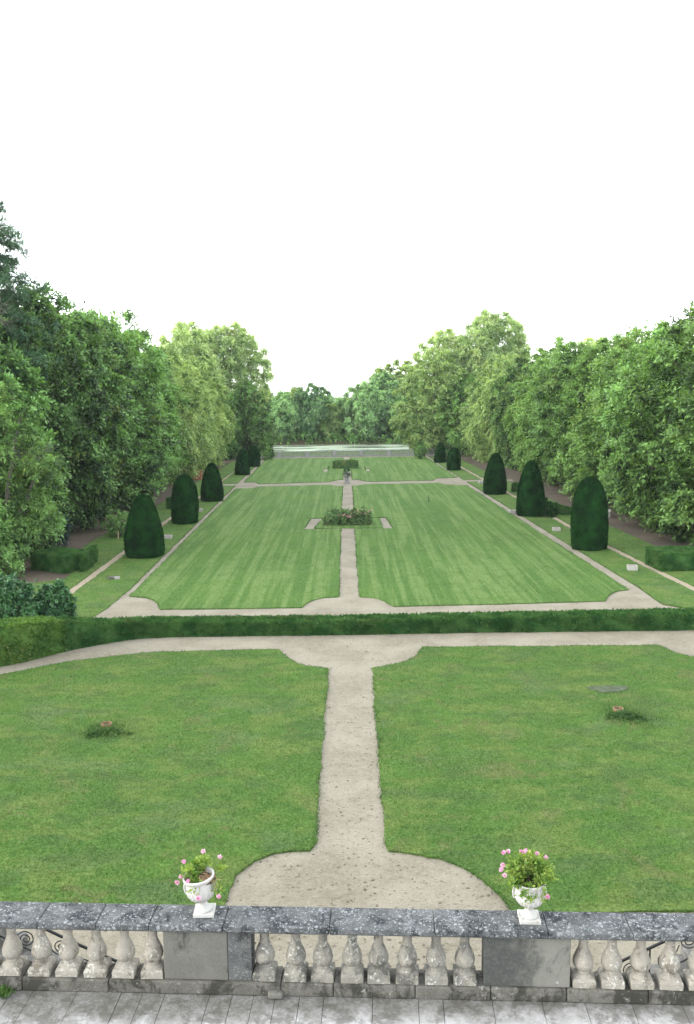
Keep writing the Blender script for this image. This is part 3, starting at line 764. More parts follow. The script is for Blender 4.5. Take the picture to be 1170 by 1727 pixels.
for i, (x, y, s, m, lb) in enumerate(far):
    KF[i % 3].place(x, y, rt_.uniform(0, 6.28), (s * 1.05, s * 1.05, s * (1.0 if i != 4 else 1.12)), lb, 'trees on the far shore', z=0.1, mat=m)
# dark bank bushes under the far trees and a distant wood
r = np.random.RandomState(77)
nu = 170
C = np.column_stack([np.linspace(-42, 42, nu), 184.3 + r.normal(size=nu) * 0.4, -0.5 + r.rand(nu) * 1.9]); O = unit(np.column_stack([r.normal(size=nu) * .3, -np.ones(nu), np.ones(nu)]))
tag(MB().quads(foliage(r, C, O, np.full(nu, 1.2), 16, 11, 0.32, 0.22, 0.6)).build('undergrowth', M['leaf_dark']), 'dark undergrowth along the far bank under the trees', 'undergrowth', kind='stuff')
n = 420
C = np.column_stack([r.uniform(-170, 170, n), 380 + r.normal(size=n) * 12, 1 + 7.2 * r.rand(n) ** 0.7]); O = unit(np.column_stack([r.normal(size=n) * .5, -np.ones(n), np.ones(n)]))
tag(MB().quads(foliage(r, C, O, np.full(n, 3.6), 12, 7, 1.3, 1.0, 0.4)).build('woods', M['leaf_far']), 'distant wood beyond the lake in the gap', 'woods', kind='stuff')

# conifer at the left edge
def make_conifer():
    r = np.random.RandomState(9)
    root = empty('pine_tree', (-24.9, 60.0, 0), 'tall grey-green pine rising above everything at the left edge', 'tree')
    mb = MB(); zz = np.linspace(0, 23.8, 12)
    mb.tube(np.column_stack([0.15 * np.sin(zz * .4), 0.12 * np.cos(zz * .3), zz]), 0.42 * (1 - 0.93 * zz / 23.8), 9)
    Cs, Os = [], []
    for z in np.arange(9.5, 23.6, 0.85):
        n = 14
        L = 5.1 * (1 - ((z - 9.5) / 15.0) ** 4) * (0.85 + 0.25 * math.sin(z * 2.3))
        for i in range(n):
            a = 2 * PI * i / n + z * 1.7 + r.normal() * .25; l = L * r.uniform(.65, 1.12)
            tt = np.linspace(0, 1, 7)
            pts = np.column_stack([np.cos(a) * l * tt, np.sin(a) * l * tt, z + 0.5 * l * 0.35 * np.sin(tt * PI * .8) - 0.10 * l * tt])
            mb.tube(pts, 0.07 * (1 - tt * .85), 4)
            for q in (0.42, 0.58, 0.72, 0.86, 1.0):
                p = np.array([np.interp(q, tt, pts[:, j]) for j in range(3)]) + r.normal(size=3) * np.array([.22, .22, .08])
                Cs.append(p); Os.append((np.cos(a) * .6, np.sin(a) * .6, 0.55))
    mb.build('trunk', M['bark'], root, smooth=True)
    Cs = np.array(Cs); Os = unit(np.array(Os))
    MB().quads(foliage(r, Cs, Os, np.full(len(Cs), 0.70), 15, 9, 0.27, 0.06, 0.05, 1.0, 0.5)).build('crown', M['leaf_needle'], root)
    return root
make_conifer()

# shrubs ------------------------------------------------------------
def shrub(name, mat, x, y, H, Rx, label, cat='bush', seed=1, ncl=70, cr=0.5, ll=0.14, lw=0.09, droop=0.3, flat=1.0, ntw=13, nlf=11, prof=ROUND, z0=0.15, group=None, zb=None, up=0.8, ry=1.0):
    r = np.random.RandomState(seed); root = empty(name, (x, y, 0), label, cat, group)
    f0 = pw(prof)
    C, O = env_points(r, ncl, z0, H - cr * .5, lambda u: Rx * f0(u), .2, (.55, 1.0), 1.0)
    C[:, 1] *= ry
    V = foliage(r, C, O, cr * (.7 + .6 * r.rand(ncl)), ntw, nlf, ll, lw, droop, .9, flat, up)
    mb = MB()
    for i in r.choice(ncl, min(14, ncl), replace=False):
        c = C[i]; tt = np.linspace(0, 1, 5)[:, None]; s = np.array([c[0] * .15, c[1] * .15, -0.05])
        mb.tube(s + (c - s) * tt + np.array([0, 0, 0.15]) * H * .4 * np.sin(tt * PI), 0.012 * H * (1.2 - tt[:, 0]), 5)
    mb.build('stem', M['bark'], root, smooth=True)
    MB().quads(V).build('foliage', M[mat], root)
    return root

shrub('willow_bush', 'leaf_shade', -20.4, 50.5, 11.2, 3.1, 'tall feathery yellow-green bush at the left edge below the pine', 'bush', 21, 130, 1.0, 0.26, 0.09, 0.4, 0.5, 15, 13, WALL, 2.2)
shrub('leafy_bush', 'leaf_mid', -19.6, 48.5, 3.9, 1.7, 'rounded mid green bush behind the block hedge at the left edge', 'bush', 22, 70, .7, .2, .13)
shrub('leafy_bush', 'leaf_dark', -20.3, 55.0, 6.4, 2.5, 'loose grey-green bush between the feathery bush and the dark trees', 'bush', 23, 90, .9, .24, .15)
shrub('blue_bush', 'blue_bush', *gp(85, 925), 2.6, 1.0, 'dark bluish bush behind the left block hedge', 'bush', 24, 50, .45, .14, .09)
shrub('laurel_bush', 'laurel', -14.4, 37.0, 2.2, 1.35, 'glossy dark bluish laurel at the left edge behind the bright hedge end', 'bush', 25, 85, .42, .17, .10, prof=WALL)
shrub('laurel_bush', 'laurel', -12.75, 37.6, 1.75, 0.8, 'smaller glossy laurel where the long hedge bends', 'bush', 26, 60, .36, .15, .09, prof=WALL)
# bare dry branches among the left bushes
def dry_branches(x, y, z, s, label, seed):
    r = np.random.RandomState(seed); mb = MB()
    for i in range(44):
        a = r.rand() * 6.28; e = r.uniform(-.2, .9); L = s * r.uniform(.6, 1.2)
        d = np.array([math.cos(a) * math.cos(e), math.sin(a) * math.cos(e), math.sin(e)]); tt = np.linspace(0, 1, 6)[:, None]
        main = d * L * tt + np.array([0, 0, -.3]) * L * tt ** 2
        mb.tube(main, 0.017 * (1.15 - tt[:, 0]), 4)
        for j in range(9):
            q = r.uniform(.25, 1); b = d * L * q + np.array([0, 0, -.3]) * L * q * q; d2 = unit(d + r.normal(size=3) * .7)
            mb.tube(np.array([b, b + d2 * L * .2, b + d2 * L * .36 + np.array([0, 0, -.05])]), [0.009, .007, .004], 3)
    tag(mb.build('dry_branch', M['dry'], loc=(x, y, z)), label, 'branch')
dry_branches(-19.0, 52.3, 6.4, 1.7, 'bare grey-brown dead twigs low among the left bushes', 3)
dry_branches(-21.8, 54.5, 14.6, 1.8, 'bare grey dead twigs high at the left edge under the pine', 4)

# ------------------------------------------------------------------ clipped yew cones
def clipped(name, prof, R, H, seed, mat, dens=800, ll=0.085, lw=0.05, parent=None):
    """surface of revolution, clipped leaf surface over a dark core"""
    r = np.random.RandomState(seed); f = pw(prof)
    us = np.linspace(0, 1, 60); rr = np.array([f(u) for u in us]) * R; zz = us * H
    ds = np.hypot(np.gradient(rr), np.gradient(zz)) * (rr + 0.03); cdf = np.cumsum(ds) / ds.sum()
    area = 2 * PI * np.sum(np.hypot(np.gradient(rr), np.gradient(zz)) * rr)
    n = int(area * dens)
    u = np.interp(r.rand(n), cdf, us); a = r.rand(n) * 2 * PI
    ph = r.rand(4) * 6.28
    wob = 1 + 0.022 * np.sin(3 * a + ph[0] + 2 * u) + 0.02 * np.sin(5 * a + ph[1] - 6 * u) + .012 * np.sin(9 * a + 14 * u + ph[2])
    rad_ = np.interp(u, us, rr) * wob * (1 - 0.035 * r.rand(n) ** 2)
    dr = np.interp(u, us, np.gradient(rr) / np.gradient(zz))
    N = unit(np.stack([np.cos(a), np.sin(a), np.clip(-dr, -.5, 6)], 1))
    P = np.stack([rad_ * np.cos(a), rad_ * np.sin(a), u * H], 1) - N * 0.05
    A = N * 0.8 + r.normal(size=(n, 3)) * .75; A[:, 2] += .35
    NN = N + r.normal(size=(n, 3)) * .6
    mb = MB().quads(cards(P, A, NN, ll * (.6 + .8 * r.rand(n)), lw * (.6 + .8 * r.rand(n))))
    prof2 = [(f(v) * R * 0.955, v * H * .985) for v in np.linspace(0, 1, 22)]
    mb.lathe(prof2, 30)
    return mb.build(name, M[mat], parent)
BULLET = [(0, .90), (.05, .96), (.3, 1.0), (.55, .96), (.75, .83), (.88, .63), (.95, .43), (.985, .24), (1, .03)]
CONE = [(0, .95), (.06, 1.0), (.25, .97), (.5, .86), (.7, .70), (.85, .51), (.93, .37), (.975, .23), (1, .03)]
DOME = [(0, .90), (.08, 1.0), (.3, .99), (.5, .88), (.7, .71), (.85, .53), (.93, .39), (.98, .22), (1, .03)]
cones = [  # px centre, base y, top y, width px, profile, label
    (992, 930, 804, 62, BULLET, 'nearest right yew cone, bullet shaped with round top'),
    (896, 872, 777, 50, CONE, 'slender pointed yew cone, second along the right row'),
    (834, 835, 764, 39, DOME, 'third yew cone of the right row before the cross path'),
    (765, 794, 755, 23, BULLET, 'small far yew on the right just past the cross path'),
    (742, 781, 746, 20, CONE, 'farthest right yew beside the lake balustrade'),
    (245, 943, 834, 67, DOME, 'nearest left yew cone, broad at the foot, beside the block hedge'),
    (312, 885, 800, 46, BULLET, 'second yew cone of the left row, with upright sides'),
    (358, 847, 781, 38, DOME, 'third yew cone of the left row before the cross path'),
    (409, 802, 757, 25, CONE, 'far left yew cone just past the cross path'),
    (428, 788, 752, 21, BULLET, 'farthest left yew cone beside the lake balustrade')]
cone_pos = []
for i, (px, yb, yt, wpx, prof, lb) in enumerate(cones):
    X, Y = gp(px, yb)
    W = wpx / F * (Y * 1.0) ; R = W / 2
    Y2 = Y + R * 0.8
    zt = at(px, yt, Y2)[1]
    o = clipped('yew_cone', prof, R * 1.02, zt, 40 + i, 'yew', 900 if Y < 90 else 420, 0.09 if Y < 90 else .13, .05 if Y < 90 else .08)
    o.location = (at(px, yb, Y2)[0], Y2, 0.02); o.rotation_euler = (rad(rt_.uniform(-1.2, 1.2)), rad(rt_.uniform(-1.2, 1.2)), 0)
    tag(o, lb, 'topiary', 'clipped yew cones along the lawn')
    cone_pos.append((o.location.x, Y2, R))

# ------------------------------------------------------------------ clipped hedges from a spine
def hedge_strip(name, spine, mat, seed, dens=750, ll=0.08, lw=0.05):
    """spine rows: (x, y, half thickness, height); clipped leaf skin over a core"""
    r = np.random.RandomState(seed); S = np.array(spine, float)
    d = np.linalg.norm(np.diff(S[:, :2], axis=0), axis=1); cum = np.concatenate([[0], np.cumsum(d)]); Ltot = cum[-1]
    T = np.gradient(S[:, :2], axis=0); T = unit(T); Nn = np.stack([-T[:, 1], T[:, 0]], 1)
    def interp(s):
        c = np.stack([np.interp(s, cum, S[:, 0]), np.interp(s, cum, S[:, 1])], 1)
        nn = unit(np.stack([np.interp(s, cum, Nn[:, 0]), np.interp(s, cum, Nn[:, 1])], 1))
        return c, nn, np.interp(s, cum, S[:, 2]), np.interp(s, cum, S[:, 3])
    mh = S[:, 3].mean(); mt_ = S[:, 2].mean() * 2
    mb = MB()
    def emit(P, N):
        n = len(P); A = N * .85 + r.normal(size=(n, 3)) * .75; A[:, 2] += .3
        mb.quads(cards(P - N * .05, A, N + r.normal(size=(n, 3)) * .6, ll * (.6 + .8 * r.rand(n)), lw * (.6 + .8 * r.rand(n))))
    def rnd(s, k): return 0.022 * np.sin(s * 2.1 + k) + .018 * np.sin(s * 5.3 + 2 * k) + .012 * np.sin(s * 11 + k)
    for side in (-1, 1):
        n = int(Ltot * mh * dens); s = r.rand(n) * Ltot; c, nn, ht, hh = interp(s); z = r.rand(n) ** .9 * hh
        off = ht * (1 - 0.05 * (z / hh) ** 4) + rnd(s + z * 2, side) - .04 * r.rand(n) ** 2
        emit(np.column_stack([c + nn * (side * off)[:, None], z]), np.column_stack([nn * side, np.full(n, .1)]))
    n = int(Ltot * mt_ * dens); s = r.rand(n) * Ltot; c, nn, ht, hh = interp(s); w = r.uniform(-1, 1, n)
    emit(np.column_stack([c + nn * (w * ht)[:, None], hh + rnd(s + w, 4) - .035 * np.abs(w) ** 6]), np.column_stack([nn * (w ** 3 * .3)[:, None], np.ones(n)]))
    for e in (0, -1):
        n = int(S[e, 2] * 2 * S[e, 3] * dens); w = r.uniform(-1, 1, n); z = r.rand(n) * S[e, 3]
        dirn = (-T[0] if e == 0 else T[-1])
        emit(np.column_stack([S[e, :2] + Nn[e] * (w * S[e, 2])[:, None], z]), np.tile([dirn[0], dirn[1], .1], (n, 1)))
    # core
    k = len(S); V = []
    for i in range(k):
        inset = .05; a = S[i, :2] - Nn[i] * (S[i, 2] - inset); b = S[i, :2] + Nn[i] * (S[i, 2] - inset); h = S[i, 3] - inset
        e = T[i] * (inset if i == 0 else (-inset if i == k - 1 else 0)); a = a + e; b = b + e
        V += [(*a, -.02), (*b, -.02), (*b, h), (*a, h)]
    f = [(4 * i + j, 4 * i + (j + 1) % 4, 4 * (i + 1) + (j + 1) % 4, 4 * (i + 1) + j) for i in range(k - 1) for j in range(4)]
    f += [(3, 2, 1, 0), tuple(4 * (k - 1) + j for j in range(4))]
    mb.add(V, [f])
    return mb.build(name, M[mat])

# long low hedge between the two gardens
def hsp(pts, th):
    out = []
    for px, py, h in pts:
        x, y = gp(px, py); out.append((x, y + th, th, h))
    return out
hp = hsp([(92, 1102, 1.22), (120, 1096, 1.08), (150, 1090.5, .92), (180, 1085.5, .80), (215, 1080, .71), (250, 1077, .66), (300, 1075.5, .63), (400, 1074, .61), (585, 1072, .60), (800, 1068, .62), (1000, 1066, .66), (1170, 1064, .70)], .56)
hp += [(17.5, 36.5, .58, .72), (20.5, 36.2, .58, .75)]
tag(hedge_strip('hedge', hp, 'box', 61, 700, 0.10, 0.06), 'long low clipped hedge crossing the whole garden above the lower path', 'hedge')
hp2 = hsp([(0, 1125, 1.52), (30, 1117.5, 1.47), (60, 1110, 1.38), (89, 1102.7, 1.24)], .58)
hp2 = [(hp2[0][0] - 5.2, hp2[0][1] - 3.2, .58, 1.6), (hp2[0][0] - 2.4, hp2[0][1] - 1.4, .58, 1.56)] + hp2
tag(hedge_strip('hedge', hp2, 'box_bright', 62, 620, 0.105, .07), 'taller bright yellow-green end of the clipped hedge at the left edge', 'hedge')

# block hedges
def blk(name, a, b, th, h, seed, label, mat='box'):
    tag(hedge_strip(name, [(*a, th, h), (*((np.array(a) + np.array(b)) / 2), th, h), (*b, th, h)], mat, seed, 900, .075, .045), label, 'hedge', 'clipped block hedges beside the avenues')
blk('block_hedge', (-17.7, 51.3), (-15.3, 49.9), 1.1, 1.02, 63, 'clipped block hedge beside the nearest left cone')
blk('block_hedge', (-14.95, 49.3), (-15.15, 52.6), .17, 1.05, 64, 'thin clipped slab standing beside the left block hedge')
blk('block_hedge', (17.1, 48.9), (21.2, 49.2), 1.15, 1.05, 65, 'large clipped block hedge at the right edge')
blk('block_hedge', (17.55, 70.4), (16.5, 75.4), .45, .62, 66, 'low lumpy hedge between the first two right cones')
blk('block_hedge', (16.6, 86.6), (17.2, 88.2), .5, .85, 67, 'small dark clipped block behind the third right cone')
blk('block_hedge', (-15.6, 77.2), (-14.6, 77.0), .6, 1.0, 68, 'dark clipped block between the second and third left cones')
shrub('bush', 'yew', 15.7, 69.8, 1.35, .75, 'small dark bush behind the second right cone', 'bush', 31, 40, .3, .1, .06, prof=WALL)
shrub('bush', 'leaf_dark', -15.9, 62.0, 1.75, .85, 'small dark bush behind the nearest left cone', 'bush', 32, 45, .35, .12, .08)
sx, sy = gp(199, 910)
tag(MB().tube([(0, 0, -.05), (0.01, 0, .3), (0.015, .01, .58)], [.045, .043, .04], 8).build('wooden_stake', M['wood'], loc=(sx, sy, 0)), 'pale short wooden stake behind the nearest left cone', 'stake')
sx, sy = gp(723, 848)
tag(MB().tube([(0, 0, -.05), (0.01, 0, .3), (-.015, 0, .62)], [.03, .028, .026], 6).build('garden_stake', M['iron'], loc=(sx, sy, .05)), 'thin dark stake in the right upper lawn', 'stake')
# brick remnant by the left avenue
bx_, by_ = gp(377, 800)
tag(MB().box(-.75, .75, -.2, .2, -.05, .95, .03).box(-.82, .82, -.26, .26, .95, 1.03, .02).build('brick_wall', M['brick'], loc=(-17.6, 103, 0)), 'short orange brick wall end behind the third left cone', 'wall')

# hollow stone blocks let into the verge
def stone_block(x, y, s, rz, label):
    root = empty('stone_block', (x, y, 0.03), label, 'stone block', 'low stone blocks in the verges', rz)
    h = .26 * s; a = .27 * s; w = .06 * s
    mb = MB()
    mb.box(-a, -a + w, -a, a, 0, h, .012).box(a - w, a, -a, a, 0, h, .012).box(-a + w, a - w, -a, -a + w, 0, h * .99, .012).box(-a + w, a - w, a - w, a, 0, h * .99, .012)
    mb.build('curb', M['pale'], root)
    MB().box(-a + w, a - w, -a + w, a - w, 0, h * .45).build('filling', M['soil'], root)
for px, py, s, lb in [(1066, 962, 1.0, 'pale hollow stone block in the verge near the right block hedge'), (938, 896, .95, 'pale hollow stone block between the first two right cones'),
                      (864, 866, 1.0, 'pale hollow stone block between the second and third right cones'), (811, 816, .9, 'pale stone block beside the cross path on the right'),
                      (283, 909, .95, 'pale hollow stone block between the first two left cones'), (337, 863, .9, 'pale stone block between the second and third left cones')]:
    stone_block(*gp(px, py), s, rt_.uniform(-.2, .2), lb)
x, y = gp(193, 977)
root = empty('stone_block', (x, y, .03), 'flat weathered stone slab in the left verge before the nearest cone', 'stone block', 'low stone blocks in the verges', .3)
MB().box(-.34, .2, -.2, .3, 0, .1, .02).build('slab', M['plinth'], root); MB().box(.0, .28, -.24, -.18, 0, .16, .015).build('curb', M['pale'], root)

# stone bench under the right trees
root = empty('stone_bench', (20.6, 69.5, 0), 'small pale stone bench under the right trees', 'bench', None, 1.25)
MB().box(-.7, .7, -.2, .2, .40, .48, .015).build('seat', M['pale'], root)
for s in (-.5, .5): MB().box(s - .07, s + .07, -.16, .16, 0, .40, .01).build('leg', M['pale'], root)

# ------------------------------------------------------------------ rose beds, pedestal, lakeside
def rose(x, y, h, w, seed, label, fl):
    root = shrub('rose_bush', 'rose_leaf', x, y, h, w, label, 'bush', seed, 34, .27, .10, .065, .25, prof=[(0, .55), (.3, .95), (.6, 1), (.85, .8), (1, .4)], group='roses in the lawn bed')
    root.location.z = 0.04
    if fl:
        r = np.random.RandomState(seed + 5); n = fl
        P = np.column_stack([r.normal(size=(n, 2)) * w * .55, h * (.62 + .42 * r.rand(n))])
        mb = MB()
        for q in range(9):
            A = r.normal(size=(n, 3)); A[:, 2] = np.abs(A[:, 2]) + .3
            mb.quads(cards(P, A, r.normal(size=(n, 3)), np.full(n, .10), np.full(n, .09)))
        mb.build('blossom', M['rose_pink'], root)
rose(-1.15, 66.5, .74, .55, 71, 'leafy rose bush at the left end of the nearer bed', 0)
rose(-.55, 66.8, .72, .54, 72, 'plain green rose bush beside the left end of the nearer bed', 3)
rose(.08, 66.6, .80, .55, 73, 'rose bush with pink blooms in the middle of the nearer bed', 40)
rose(.70, 66.9, .88, .55, 74, 'rose bush thick with pink blooms right of the bed middle', 60)
rose(1.30, 66.6, 1.0, .54, 75, 'tallest rose bush at the right end of the nearer bed', 22)
q = resample([(-1.75, 66.0), (1.75, 66.0), (1.75, 67.5), (-1.75, 67.5)], .25, .05, 2)
struct(MB().add([(a, b, .058) for a, b in q], [[tuple(range(len(q)))]]).build('flower_bed_soil', M['soil']))
tag(hedge_strip('shrub_block', [(-1.7, 116.4, .75, .92), (-1.1, 116.3, .85, 1.08), (-.2, 116.45, .8, 1.0), (.7, 116.4, .85, 1.12), (1.5, 116.35, .72, .95)], 'rose_leaf', 76, 500, .12, .08), 'low green shrub block in the far lawn bed', 'bush')

def pedestal(x, y):
    root = empty('garden_pedestal', (x, y, 0.012), 'grey stone pedestal on the round gravel crossing', 'pedestal')
    MB().box(-.34, .34, -.34, .34, 0, .14, .02).box(-.27, .27, -.27, .27, .14, .22, .02).build('base', M['lake_stone'], root)
    MB().box(-.22, .22, -.22, .22, .22, .78, .015).build('shaft', M['lake_stone'], root)
    MB().box(-.29, .29, -.29, .29, .78, .86, .02).build('cap', M['lake_stone'], root)
    bowl = MB().lathe([(.12, .86), (.08, .92), (.10, .98), (.24, 1.08), (.30, 1.2), (.28, 1.2), (.2, 1.12)], 20).build('vase', M['lake_stone'], root, smooth=True)
pedestal(.03, 97.0)
pl = shrub('pot_plant', 'laurel', .03, 97.0, .5, .34, 'dark green plant in the vase on the grey pedestal', 'plant', 81, 24, .16, .08, .05, z0=.02); pl.location.z = 1.14

def ball_tree(x, y, H, R, mat, label, seed, prof=ROUND):
    root = empty('small_tree', (x, y, 0), label, 'tree', 'small clipped trees by the lake balustrade'); r = np.random.RandomState(seed); f0 = pw(prof)
    C, O = env_points(r, 50, H - 2 * R * .85, H - .15, lambda u: R * .85 * f0(u), .12)
    MB().tube([(0, 0, -.05), (.02, 0, H * .3), (0, .02, H * .7)], [.07, .06, .04], 7).build('trunk', M['bark'], root, smooth=True)
    MB().quads(foliage(r, C, O, np.full(50, .35), 12, 8, .16, .11, .2)).build('crown', M[mat], root)
ball_tree(*gp(451, 776), 1.9, .95, 'leaf_mid', 'small round tree before the left end of the lake balustrade', 91)
ball_tree(*gp(708, 774), 2.3, .95, 'leaf_dark', 'small dark tree before the right end of the lake balustrade', 92)

# ------------------------------------------------------------------ balustrades
def square_lathe(mb, prof):
    for (r0, z0), (r1, z1) in zip(prof[:-1], prof[1:]): pass
BAL = [(.066, .045), (.078, .058), (.060, .08), (.056, .16), (.064, .20), (.092, .255), (.116, .31), (.126, .355), (.120, .395), (.096, .425), (.078, .437), (.088, .447), (.088, .46), (.078, .468),
       (.104, .482), (.126, .498), (.134, .515), (.132, .530)]   # measured downward from the top
def baluster_mesh(H=.60, seg=20):
    mb = MB(); k = H / .60
    mb.lathe([(r_, H - z_ * k) for r_, z_ in BAL[::-1]], seg)
    me_part = mb
    me_part.box(-.085, .085, -.085, .085, H - .046 * k, H, .008)
    # foot block with chamfered shoulders
    b = .140; t0 = .100 * k
    me_part.box(-b, b, -b, b, 0, .080 * k, .01)
    V = [(sx * q, sy * q, z) for q, z in ((b * .97, .079 * k), (.120, t0)) for sx, sy in ((-1, -1), (1, -1), (1, 1), (-1, 1))]
    me_part.add(V, [[(0, 1, 5, 4), (1, 2, 6, 5), (2, 3, 7, 6), (3, 0, 4, 7), (4, 5, 6, 7)]])
    return me_part
# near balustrade: its own frame, rotated so the right end is a touch nearer
P0 = gp(0, 1556, 3.55); P1 = gp(1170, 1578, 3.55)
ANG = math.atan2(P1[1] - P0[1], P1[0] - P0[0])
ux, uy = math.cos(ANG), math.sin(ANG)
def bal_s(px, py):   # distance along the front coping edge measured from photo column
    x, y = gp(px, py, 3.55); return (x - P0[0]) * ux + (y - P0[1]) * uy
ZF = 2.60                      # terrace floor
root = empty('stone_balustrade', (P0[0], P0[1], ZF), 'weathered stone balustrade along the terrace edge with lichened coping', 'balustrade', None, ANG)
HT = 3.55 - ZF
def sx_(px): return bal_s(px, 1556 + 22 * px / 1170.)
DEP = .44
joints = [-6.4, -5.3, -4.1, -3.2, -2.2, -1.0] + [sx_(p_) for p_ in (62, 160, 250, 375, 555, 733, 925, 1068)] + [sx_(1170) + .55, sx_(1170) + 1.7, sx_(1170) + 2.9, sx_(1170) + 4.1, sx_(1170) + 5.2, sx_(1170) + 6.4]
rj = random.Random(3)
for a, b in zip(joints[:-1], joints[1:]):
    dz = rj.uniform(-.004, .004)
    MB().box(a + .003, b - .003, rj.uniform(-.004, .004), DEP + .02, HT - .075 + dz, HT + dz, .012).build('coping_stone', M['coping'], root)
    MB().box(a + .004, b - .004, .022, DEP - .005, HT - .098, HT - .0765, .006).build('coping_moulding', M['pier_dark'], root)
YB = DEP / 2     # centre line of the balusters
zb0, zb1 = .175, HT - .0985
# plinth course
pj = [-6.4, -5.0, -3.6, -2.2, -1.1, 0.2, 1.3, sx_(470), sx_(560), sx_(700), sx_(830), sx_(960), sx_(1100), sx_(1170) + .9, sx_(1170) + 2.9, sx_(1170) + 4.6, sx_(1170) + 6.4]
for a, b in zip(pj[:-1], pj[1:]):
    MB().box(a + .003, b - .003, .05 + rj.uniform(-.006, .006), DEP - .03, 0, zb0 - rj.uniform(0, .004), .02).build('plinth_stone', M['plinth'], root)
# piers : (main block, side return)
def bx_at(px): # along coordinate at the baluster plane for a column around y=1610
    x0_, y0_ = P0[0] - uy * .1, P0[1] + ux * .1
    d = ray(px, 1612); # intersect with vertical plane through front faces
    nxp, nyp = -uy, ux
    tt = ((x0_) * nxp + y0_ * nyp) / (d[0] * nxp + d[1] * nyp)
    return (d[0] * tt - P0[0]) * ux + (d[1] * tt - P0[1]) * uy
a0, a1, a2 = bx_at(276), bx_at(384), bx_at(424)
MB().box(a0, a1 - .002, .09, DEP - .06, zb0 - .001, zb1, .012).build('pier', M['pier'], root)
tag(MB().box(a1 + .002, a2, .095, DEP - .065, zb0 - .001, zb1, .01).build('pier_return', M['pier_dark'], root), 'pier return black with lichen')
c0, c1, c2 = bx_at(816), bx_at(905), bx_at(962)
MB().box(c0, c2, .09, DEP - .06, zb0 - .001, zb1, .012).build('pier', M['pier_stain'], root)
bmesh_ = None
def put_baluster(s, mat, rz):
    global bmesh_
    if bmesh_ is None:
        o = baluster_mesh(zb1 - zb0 + .004).build('baluster', M['baluster'], root, smooth=False); bmesh_ = o
        sm = np.ones(len(o.data.polygons), bool)
        for i, pg in enumerate(o.data.polygons):
            nvec = pg.normal
            if max(abs(nvec.x), abs(nvec.y), abs(nvec.z)) > .995 or pg.area > .006: sm[i] = False
        o.data.polygons.foreach_set('use_smooth', sm)
        o.material_slots[0].link = 'OBJECT'
    else:
        o = bmesh_.copy(); COL.objects.link(o); o.parent = root
    o.location = (s, YB, zb0 - .003); o.rotation_euler = (0, 0, rz); o.material_slots[0].link = 'OBJECT'; o.material_slots[0].material = M[mat]
for px in (444, 497, 543, 593, 638, 687, 736, 785): put_baluster(bx_at(px) , 'baluster', rj.uniform(-.04, .04))
for px in (14, 64, 110, 158, 206, 254): put_baluster(bx_at(px), 'baluster_warm', rj.uniform(-.04, .04))
for px in (987, 1036, 1085, 1135, 1184): put_baluster(bx_at(px), 'baluster_warm', rj.uniform(-.04, .04))
for k in (1, 2): put_baluster(bx_at(14) - .335 * k, 'baluster_warm', 0)
for k in range(8): put_baluster(bx_at(14) - 2.25 - .335 * k, 'baluster_warm', 0)
for e in (bx_at(14) - 2.0, bx_at(1184) + 1.25):
    MB().box(e, e + 1.0, .09, DEP - .06, zb0 - .001, zb1, .012).build('pier', M['pier'], root)
for k in (1, 2, 3): put_baluster(bx_at(1184) + .335 * k, 'baluster_warm', 0)
for k in range(10): put_baluster(bx_at(1184) + 2.5 + .335 * k, 'baluster_warm', 0)
# broken pale chip on the plinth
MB().box(bx_at(452), bx_at(477), -.03, .06, .015, .10, .025).build('repair_stone', M['pier'], root)

# terrace : solid body with separate flags on top
tw = (P0[0] - uy * .46, P0[1] + ux * .46)
def tpt(s, d): return (P0[0] + ux * s - uy * d, P0[1] + uy * s + ux * d)
body = [tpt(-12, .43), tpt(-12, -13), tpt(22, -13), tpt(22, .43)]
struct(MB().poly_slab([(x, y) for x, y in body], 0.0, ZF - .012).build('terrace_body', M['soil']))
mb = MB(); rf = random.Random(8); d0 = .44
rows = [(.44, -1.55), (-1.56, -2.9), (-2.91, -4.2)]
for hi, lo in rows:
    s = -4.0 + rf.uniform(0, .4)
    while s < 13:
        w = rf.choice([.28, .30, .52, .56, .60, .27])
        q = [tpt(s, lo), tpt(s + w - .007, lo), tpt(s + w - .007, hi - .007), tpt(s, hi - .007)]
        zt = ZF + rf.uniform(-.006, .004); n_ = 4
        mb.poly_slab(q, ZF - .04, zt); s += w
struct(mb.build('terrace_floor', M['flag']))
# weeds at the foot of the balustrade
def weed(px, py, s, label, seed):
    r = np.random.RandomState(seed); x, y = gp(px, py, ZF); n = 130
    P = np.column_stack([r.normal(size=(n, 2)) * .05 * s, np.zeros(n)]); A = np.concatenate([r.normal(size=(n, 2)) * .7, np.ones((n, 1))], 1)
    tag(MB().quads(cards(P, A, r.normal(size=(n, 3)), (.05 + .09 * r.rand(n)) * s, np.full(n, .022 * s))).build('weed', M['geranium_leaf'] if s < .7 else M['edge_grass'], loc=(x, y, ZF + .0)), label, 'weed', 'weeds at the foot of the balustrade')
weed(6, 1676, 1.0, 'green weed tuft at the left end of the balustrade foot', 1)

